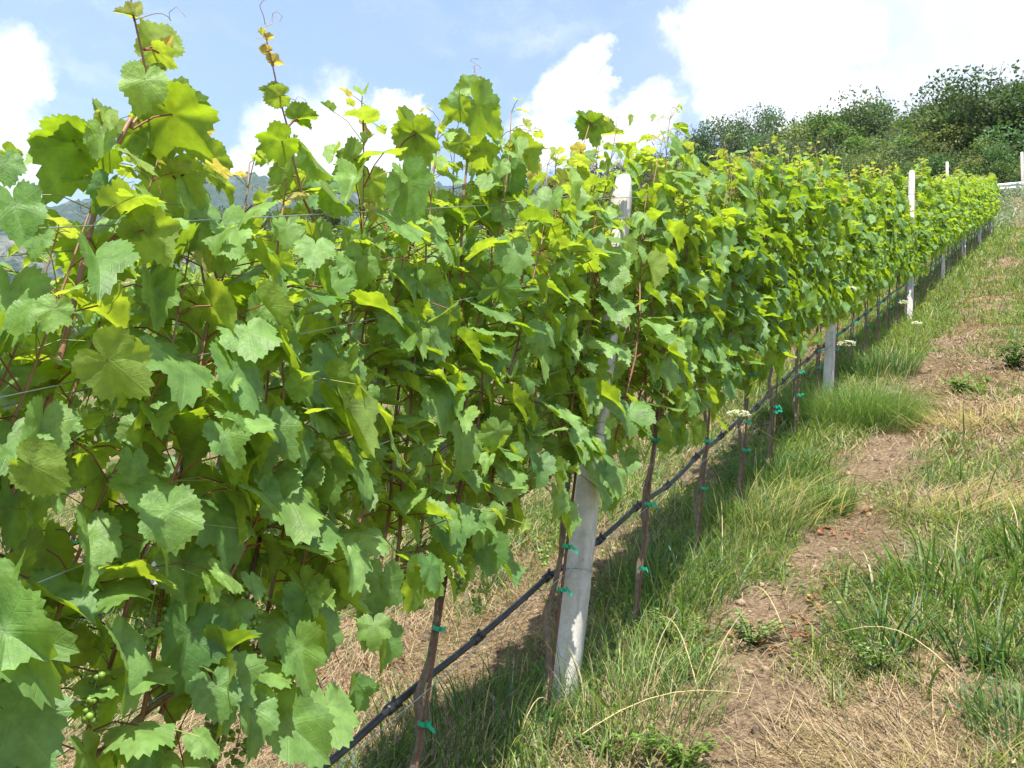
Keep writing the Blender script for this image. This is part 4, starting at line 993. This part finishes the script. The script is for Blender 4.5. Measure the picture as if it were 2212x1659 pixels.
for (n, x0, x1, y0, y1, h0, h1, wd, pw, seg) in (
        (115000, -2.6, 1.0, 1.9, 6.6, .035, .13, .0032, 1.3, 3), (36000, -6.2, -2.6, 2.3, 7.5, .035, .13, .0040, 1.3, 3),
        (60000, -2.9, 1.6, 6.6, 12.5, .045, .15, .0055, 1.2, 3), (26000, -7.0, -2.9, 7.5, 13, .05, .16, .007, 1.3, 2), (34000, -4.5, 1.8, 12.5, 22, .06, .17, .011, 1.1, 2), (26000, -4.0, 2.5, 22, 40, .07, .18, .022, 1.0, 2)):
    x, y = scatter(n, x0, x1, y0, y1, 'g', pw, .05); k = len(x); P = np.stack([x, y, ground_z(x, y) - .004], 1)
    tall = fbm(x * 2.3, y * 2.3, 3, 61); hh = (h0 + (h1 - h0) * rng.uniform(0, 1, k) ** 1.4) * (.55 + 1.1 * tall)
    row = np.exp(-((x - ROW1) / .28) ** 2) + np.exp(-((x - ROW2) / .28) ** 2); hh *= 1 + .55 * np.minimum(row, 1)
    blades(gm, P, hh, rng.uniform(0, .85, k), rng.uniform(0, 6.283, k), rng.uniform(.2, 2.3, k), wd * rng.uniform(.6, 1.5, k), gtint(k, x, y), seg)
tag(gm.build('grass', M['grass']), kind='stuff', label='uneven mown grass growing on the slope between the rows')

# small broad leaves close to the ground
cm = MB()
for (n, x0, x1, y0, y1, s0, s1) in ((52000, -2.6, 1.0, 1.9, 6.8, .005, .013), (16000, -6.2, -2.6, 2.3, 8, .006, .014), (40000, -2.9, 1.6, 6.8, 15, .007, .018), (22000, -3, 2.2, 15, 38, .012, .035)):
    x, y = scatter(n, x0, x1, y0, y1, 'g', .8, .05); keep = fbm(x * 3.1, y * 3.1, 3, 71) > .43; x, y = x[keep], y[keep]; k = len(x)
    P = np.stack([x, y, ground_z(x, y) + rng.uniform(.0, .055, k)], 1); tn = np.ones((k, 4)); tn[:, :3] = gtint(k, x, y, .02) * 1.15
    quads(cm, P, None, rng.uniform(s0, s1, k), tn, .55)
tag(cm.build('ground_cover', M['grass'], smooth=False), kind='stuff', label='low broad leaved weeds and clover among the grass')

# straw: cut stems lying flat, swept into drifts
stw = MB()
for (n, x0, x1, y0, y1, l0, l1, wd) in ((44000, -2.7, .9, 1.9, 6.8, .05, .24, .0024), (20000, -6, -2.7, 2.3, 8, .06, .24, .003), (26000, -2.9, 1.3, 6.8, 13, .07, .28, .0042), (10000, -3.5, 2, 13, 26, .12, .3, .008)):
    x, y = scatter(n, x0, x1, y0, y1, 's', 1.0, -.22); k = len(x); dirn = fbm(x * 1.1, y * 1.1, 2, 91) * 7 + rng.normal(0, .55, k)
    P = np.stack([x, y, ground_z(x, y) + rng.uniform(.001, .030, k) * (.4 + fbm(x * 4, y * 4, 2, 92) * 1.6)], 1)
    t_ = np.array([[.43, .325, .19]]) * rng.uniform(.45, 1.2, (k, 1)) * np.array([[1, 1, 1]]); t_[:, 2] *= rng.uniform(.8, 1.2, k)
    slope_t = np.arctan(SL * np.sin(dirn))            # follow the slope
    blades(stw, P, rng.uniform(l0, l1, k), math.pi / 2 - slope_t - rng.uniform(-.05, .25, k), dirn, rng.uniform(-.1, .45, k), wd * rng.uniform(.6, 1.4, k), t_, 3)
tag(stw.build('straw', M['straw']), kind='stuff', label='cut dry straw lying in drifts on the ground')

# matted clippings: short broken stems at every angle, in low heaps
tm_ = MB()
for (n, x0, x1, y0, y1, l0, l1, wd) in ((60000, -2.7, .9, 1.9, 7.2, .015, .075, .0028), (34000, -3.0, 1.3, 7.2, 14, .03, .11, .005), (14000, -3, 1.8, 14, 30, .06, .16, .011), (14000, -6, -2.7, 2.3, 8, .02, .09, .0035)):
    x, y = scatter(n, x0, x1, y0, y1, 's', .8, -.12); k = len(x); heap = np.clip(fbm(x * 3.2, y * 2.6, 3, 95) - .42, 0, 1) * .16 + .004
    P = np.stack([x, y, ground_z(x, y) + rng.uniform(0, 1, k) * heap], 1); a = rng.uniform(0, 1, (k, 1)) ** 1.3
    t_ = (1 - a) * np.array([[.12, .072, .040]]) + a * np.array([[.46, .35, .215]])
    blades(tm_, P, rng.uniform(l0, l1, k), rng.uniform(.5, 1.9, k), rng.uniform(0, 6.283, k), rng.uniform(-.6, .9, k), wd * rng.uniform(.5, 1.6, k), t_, 2)
tag(tm_.build('dry_clippings', M['straw']), kind='stuff', label='matted brown clippings heaped along the mown strip')
# coarse flat blades thrown about in every direction
wm = MB()
for (n, x0, x1, y0, y1, l0, l1, wd) in ((9000, -2.4, .8, 1.9, 7, .07, .24, .0075), (6000, -2.6, 1.2, 7, 13, .08, .26, .010), (2500, -6, -2.6, 2.3, 8, .07, .22, .008)):
    x, y = scatter(n, x0, x1, y0, y1, 'g', 1.0, .15); k = len(x); P = np.stack([x, y, ground_z(x, y)], 1)
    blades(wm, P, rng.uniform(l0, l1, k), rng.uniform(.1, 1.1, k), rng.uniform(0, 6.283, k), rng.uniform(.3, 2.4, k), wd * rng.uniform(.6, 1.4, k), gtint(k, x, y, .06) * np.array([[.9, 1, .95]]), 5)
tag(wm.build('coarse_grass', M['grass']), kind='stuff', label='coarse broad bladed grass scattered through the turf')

# rusty fallen vine leaves and little clods
lt = Leaves(); random.seed(11)
spots = [(1850, 1085, .16), (1800, 1135, .07), (1740, 1320, .10), (1690, 1340, .08), (1530, 1390, .10), (1720, 1385, .07), (2120, 1070, .12), (2060, 975, .08), (840, 1465, .12), (1150, 1180, .10), (640, 1500, .12), (1850, 1300, .12), (1990, 900, .15)]
for px, py, sp in spots:
    for _ in range(int(110 * sp) + 3):
        g_ = at_ground(px, py); x, y = g_[0] + random.gauss(0, sp), g_[1] + random.gauss(0, sp); P = gpt(x, y) + np.array([0, 0, .018])
        a_ = random.uniform(0, 6.28); lt.put(P, (math.cos(a_), math.sin(a_), SL * math.sin(a_) + random.uniform(-.1, .4)), np.array([random.gauss(0, .8), random.gauss(0, .8) - SL, 1]), random.uniform(.010, .030))
lm = lt.mb('mid'); lm.T = [np.tile(np.array([[.30, .135, .070, 1]], np.float32), (len(t_), 1)) * np.random.default_rng(3).uniform(.45, 1.3, (len(t_), 1)).astype(np.float32) for t_ in lm.T]
tag(lm.build('fallen_leaves', M['straw']), kind='stuff', label='rusty brown curled dead leaves scattered on the straw')
cl_ = MB(); V, Fc = ICO; n = 5500; x = rng.uniform(-2.4, .6, n); y = rng.uniform(2.0, 12, n); g, s = cover(x, y)
for i in range(n):
    if g[i] + s[i] * .4 > .5: continue
    r_ = rng.uniform(.003, .010) * rng.choice([1, 1, 1, 1.8]) * (1 + .05 * y[i]); c = np.array([x[i], y[i], float(ground_z(x[i], y[i]))]); l = rng.uniform(.35, 1.35)
    cl_.add(V * r_ * rng.uniform(.6, 1.2, (1, 3)) * rng.uniform(.75, 1.2, (len(V), 1)) + c, Fc, None, (.24 * l, .175 * l, .115 * l, 1))
tag(cl_.build('soil_clods', M['bark'], smooth=False), kind='stuff', label='small clods and stones on the bare soil track')

# tufts one can pick out
def tuft(name, x, y, label, n, spread, h0, h1, wd, tint, lean=(0, .5), bend=(.3, 1.4), cat='grass tuft', dry=.05, heading=None):
    r_ = root(name, gpt(x, y), label, cat); mb_ = MB(); a_ = rng.uniform(0, 6.283, n); rr = spread * np.sqrt(rng.uniform(0, 1, n))
    px_, py_ = x + np.cos(a_) * rr, y + np.sin(a_) * rr; P = np.stack([px_, py_, ground_z(px_, py_) - .005], 1)
    az_ = a_ + rng.normal(0, .7, n) if heading is None else heading + rng.normal(0, .9, n)
    t_ = np.array([tint]) * rng.uniform(.65, 1.35, (n, 1)); t_ = np.where(rng.uniform(0, 1, (n, 1)) < dry, np.array([[.46, .38, .2]]), t_)
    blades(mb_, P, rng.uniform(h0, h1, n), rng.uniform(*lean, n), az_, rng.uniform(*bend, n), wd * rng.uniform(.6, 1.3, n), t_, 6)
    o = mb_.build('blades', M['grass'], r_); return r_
tuft('grass_tuft', -1.25, 7.75, 'large soft tuft of fine green grass below the second front post', 4200, .46, .14, .44, .0032, (.125, .205, .055), (0, .7), (.4, 2.0))
tuft('grass_tuft', -.34, 4.62, 'broad bladed glossy grass tuft at the right, middle of the three', 230, .30, .12, .34, .0085, (.10, .175, .036), (.05, .8), (.5, 2.0))
tuft('grass_tuft', -.02, 4.95, 'dark broad bladed grass tuft at the right edge', 200, .24, .12, .34, .0085, (.09, .16, .034), (.05, .6), (.4, 1.4))
tuft('grass_tuft', -.52, 4.05, 'sparse arching grass tuft beside the rusty dead leaves', 70, .14, .18, .38, .008, (.070, .14, .034), (.2, .9), (.3, 1.4))
tuft('grass_tuft', -.16, 4.0, 'thin tuft of bent blades at the lower right', 60, .15, .18, .36, .0075, (.070, .14, .04), (.2, .9), (.3, 1.4))
tuft('grass_tuft', -.08, 3.55, 'bushy green tuft at the lower right corner', 300, .15, .08, .2, .005, (.09, .16, .045))
tuft('grass_tuft', -1.18, 3.42, 'tall seedy grass tuft at the foot of the nearest post', 300, .26, .12, .38, .0034, (.13, .21, .055), (0, .6), (.3, 1.8), dry=.2)
tuft('grass_tuft', -1.62, 3.15, 'dark long grass left of the foot of the nearest post', 480, .32, .10, .30, .0046, (.075, .15, .038), (0, .6), (.3, 1.9))
tuft('grass_tuft', -1.42, 4.4, 'green grass tuft behind the nearest post, under the pipe', 380, .30, .10, .28, .0055, (.085, .16, .040), (0, .6), (.3, 1.9))
tuft('grass_tuft', -1.30, 5.3, 'long dry and green grass tuft by the third stake', 340, .28, .12, .32, .005, (.11, .18, .05), (0, .6), (.3, 1.8), dry=.25)
tuft('grass_tuft', -1.45, 6.2, 'dark green grass tuft under the pipe behind the white flower', 380, .30, .10, .26, .006, (.080, .155, .038))
tuft('grass_tuft', -1.0, 5.7, 'small bright green tuft beside the track', 260, .10, .10, .2, .005, (.075, .17, .030))
tuft('grass_tuft', -1.12, 2.95, 'yellowish grass tuft at the bottom edge', 300, .26, .08, .26, .004, (.15, .22, .055), (0, .7), (.3, 2.0), dry=.2)
tuft('grass_tuft', -1.75, 2.65, 'long grass tuft at the bottom edge under the pipe', 380, .27, .08, .28, .004, (.09, .165, .04), (0, .7), (.3, 2.0), dry=.1)
tuft('grass_tuft', -2.2, 4.3, 'isolated short green tuft on the straw between the rows', 40, .04, .08, .16, .006, (.08, .16, .04), (.1, .6))
tuft('grass_tuft', -1.35, 9.6, 'grass tuft at the foot of the second front post', 700, .35, .15, .34, .007, (.09, .16, .05))
tuft('dry_grass', -1.2, 5.6, 'bleached dry grass lying over beside the third stake', 220, .28, .22, .5, .0036, (.44, .37, .24), (.9, 1.5), (.1, .7), 'dry grass', dry=0, heading=-.2)
tuft('dry_grass', -.38, 5.75, 'heap of swept dry grass stems at the right', 420, .30, .2, .5, .0036, (.45, .38, .25), (1.15, 1.5), (0, .35), 'dry grass', dry=0, heading=.3)
tuft('dry_grass', -.42, 7.75, 'larger heap of dry grass further up the slope at the right', 620, .42, .16, .38, .005, (.40, .33, .23), (1.0, 1.55), (0, .5), 'dry grass', dry=0)
tuft('dry_grass', -.35, 3.35, 'tangled heap of dead grass at the bottom right', 620, .30, .12, .34, .003, (.43, .36, .24), (.9, 1.55), (0, .8), 'dry grass', dry=0)

# long single stems leaning over
for k, (ax_, bx_, lab) in enumerate((((1160, 1659), (1620, 1500), 'long pale stem arching over the grass at the bottom'), ((1510, 1500), (1415, 1335), 'dry straw stem leaning beside the nearest post'), ((1100, 1659), (1190, 1520), 'dry stem at the bottom edge under the nearest post'),
        ((1700, 1380), (1600, 1280), 'pale stem fallen across the grass right of the nearest post'), ((1400, 1240), (1385, 1130), 'thin standing dry stem by the pipe'), ((1560, 1240), (1556, 1080), 'thin dry stem beside the bent trunk'), ((2090, 1480), (1800, 1370), 'dry stalk lying at the right'), ((1790, 1045), (1925, 1085), 'dark twig lying on the straw'))):
    A = at_ground(*ax_); Bp = at_ground(*bx_, h=.10); s = np.linspace(0, 1, 9)[:, None]; P = A + (Bp - A) * s + np.array([0, 0, .09]) * np.sin(s * 3.14); mb_ = MB()
    tube(mb_, P, np.linspace(.0024, .0010, 9), 4, (.50, .40, .20, 1) if k < 7 else (.09, .05, .03, 1)); tag(mb_.build('dry_stem', M['straw']), lab, 'dry stem', 'dry stems')

# white umbels
def umbel(px, py, foot, hgt, dia, label):
    x, y = foot; B = gpt(x, y); T_ = B + np.array([0, 0, hgt]); d0 = at_x(px, py, x); T_ = d0; o = root('wild_flower', B, label, 'flower', 'white wild flowers')
    mb_ = MB(); tube(mb_, [B, (B + T_) / 2 + np.array([.01, -.01, 0]), T_], [.0022, .0018, .0014], 5, (.16, .22, .06, 1)); hd = MB()
    for i in range(26):
        a_ = random.uniform(0, 6.28); rr = dia / 2 * math.sqrt(random.random()); e = T_ + np.array([math.cos(a_) * rr, math.sin(a_) * rr, .022 + .012 * (1 - (rr * 2 / dia) ** 2)])
        tube(mb_, [T_, e], .0006, 3, (.2, .26, .08, 1), cap=False); n = 16; C = e + rng.normal(size=(n, 3)) * np.array([.0055, .0055, .0018])
        quads(hd, C, None, np.full(n, .0028), np.tile(np.array([[.80, .80, .70, 1]]), (n, 1)), .9)
    mb_.build('stem', M['grass'], o); hd.build('flower_head', M['petal'], o, smooth=False)
umbel(1597, 903, (-1.30, 6.6), .4, .10, 'flat white flower head beside the third trunk right of the nearest post')
umbel(1830, 748, (-1.30, 9.4), .4, .13, 'largest white flower head, just right of the second front post')
umbel(1955, 657, (-1.25, 12.6), .4, .11, 'white flower far up beside the third front post')
umbel(1838, 630, (-1.40, 9.9), .4, .09, 'white flower level with the lowest leaves of the front row')
umbel(1980, 703, (-1.10, 11.6), .3, .10, 'small white flower on the grass below the third front post')
umbel(1935, 855, (-1.02, 8.2), .15, .09, 'small low white flower on the grass right of the fine tuft')

# leafy weeds
def weed(x, y, label, nst, h, leafs, size, tint, aspect=.25, spread=.05):
    o = root('weed', gpt(x, y), label, 'weed', 'leafy weeds'); st, lf = MB(), MB(); B = gpt(x, y)
    for i in range(nst):
        a_ = random.uniform(0, 6.28); tp = B + np.array([math.cos(a_) * spread * random.uniform(.5, 2), math.sin(a_) * spread * random.uniform(.5, 2), h * random.uniform(.6, 1)]); tube(st, [B, (B + tp) / 2 + [0, 0, .02], tp], [.003, .0022, .0012], 4, (.12, .18, .05, 1))
        for j in range(leafs):
            q = (j + 1) / leafs; c = B + (tp - B) * q; b_ = random.uniform(0, 6.28); dr = nz([math.cos(b_), math.sin(b_), random.uniform(-.1, .6)]); sd = nz(np.cross(dr, [0, 0, 1])); L_ = size * random.uniform(.6, 1.1); l = random.uniform(.75, 1.25)
            V = [c, c + dr * L_ * .5 + sd * L_ * aspect / 1.0 * .5, c + dr * L_ - np.array([0, 0, L_ * .25]), c + dr * L_ * .5 - sd * L_ * aspect * .5, c + dr * L_ * .5 - np.array([0, 0, L_ * .03])]
            lf.add(V, [(0, 1, 4), (1, 2, 4), (2, 3, 4), (3, 0, 4)], None, (tint[0] * l, tint[1] * l, tint[2] * l, 1))
    st.build('stem', M['grass'], o); lf.build('foliage', M['grass'], o, smooth=False)
random.seed(5)
g_ = at_ground(1575, 1070); weed(g_[0], g_[1], 'upright weed with narrow leaves beside the pipe, behind the bent trunk', 7, .26, 22, .06, (.10, .19, .045))
g_ = at_ground(1625, 1370); weed(g_[0], g_[1], 'pale feathery weed at the edge of the bare track', 18, .13, 16, .034, (.26, .34, .18), .55, .11)
g_ = at_ground(2130, 1440); weed(g_[0], g_[1], 'low rosette weed with broad leaves at the right edge', 10, .06, 5, .08, (.08, .15, .06), .35, .06)
g_ = at_ground(1900, 1450); weed(g_[0], g_[1], 'small pale weed in the dry grass at lower right', 12, .08, 12, .03, (.26, .34, .18), .55, .08)
g_ = at_ground(1480, 1630); weed(g_[0], g_[1], 'bright leafy weed at the bottom edge right of the nearest post', 14, .10, 10, .05, (.16, .28, .05), .40, .09)
g_ = at_ground(1310, 1650); weed(g_[0], g_[1], 'leafy weed at the bottom edge under the nearest post', 10, .10, 10, .05, (.15, .25, .05), .40, .09)
g_ = at_ground(2090, 850); weed(g_[0], g_[1], 'broad leaved weed up the slope at the right edge', 12, .10, 5, .10, (.13, .21, .08), .5, .1)
g_ = at_ground(2190, 800); weed(g_[0], g_[1], 'dark leafy weed at the right edge of the picture', 16, .30, 12, .09, (.055, .11, .035), .4, .12)
g_ = at_ground(1445, 1380); weed(g_[0], g_[1], 'lacy pale weed between the nearest post and the track', 16, .12, 14, .032, (.22, .30, .14), .55, .11)
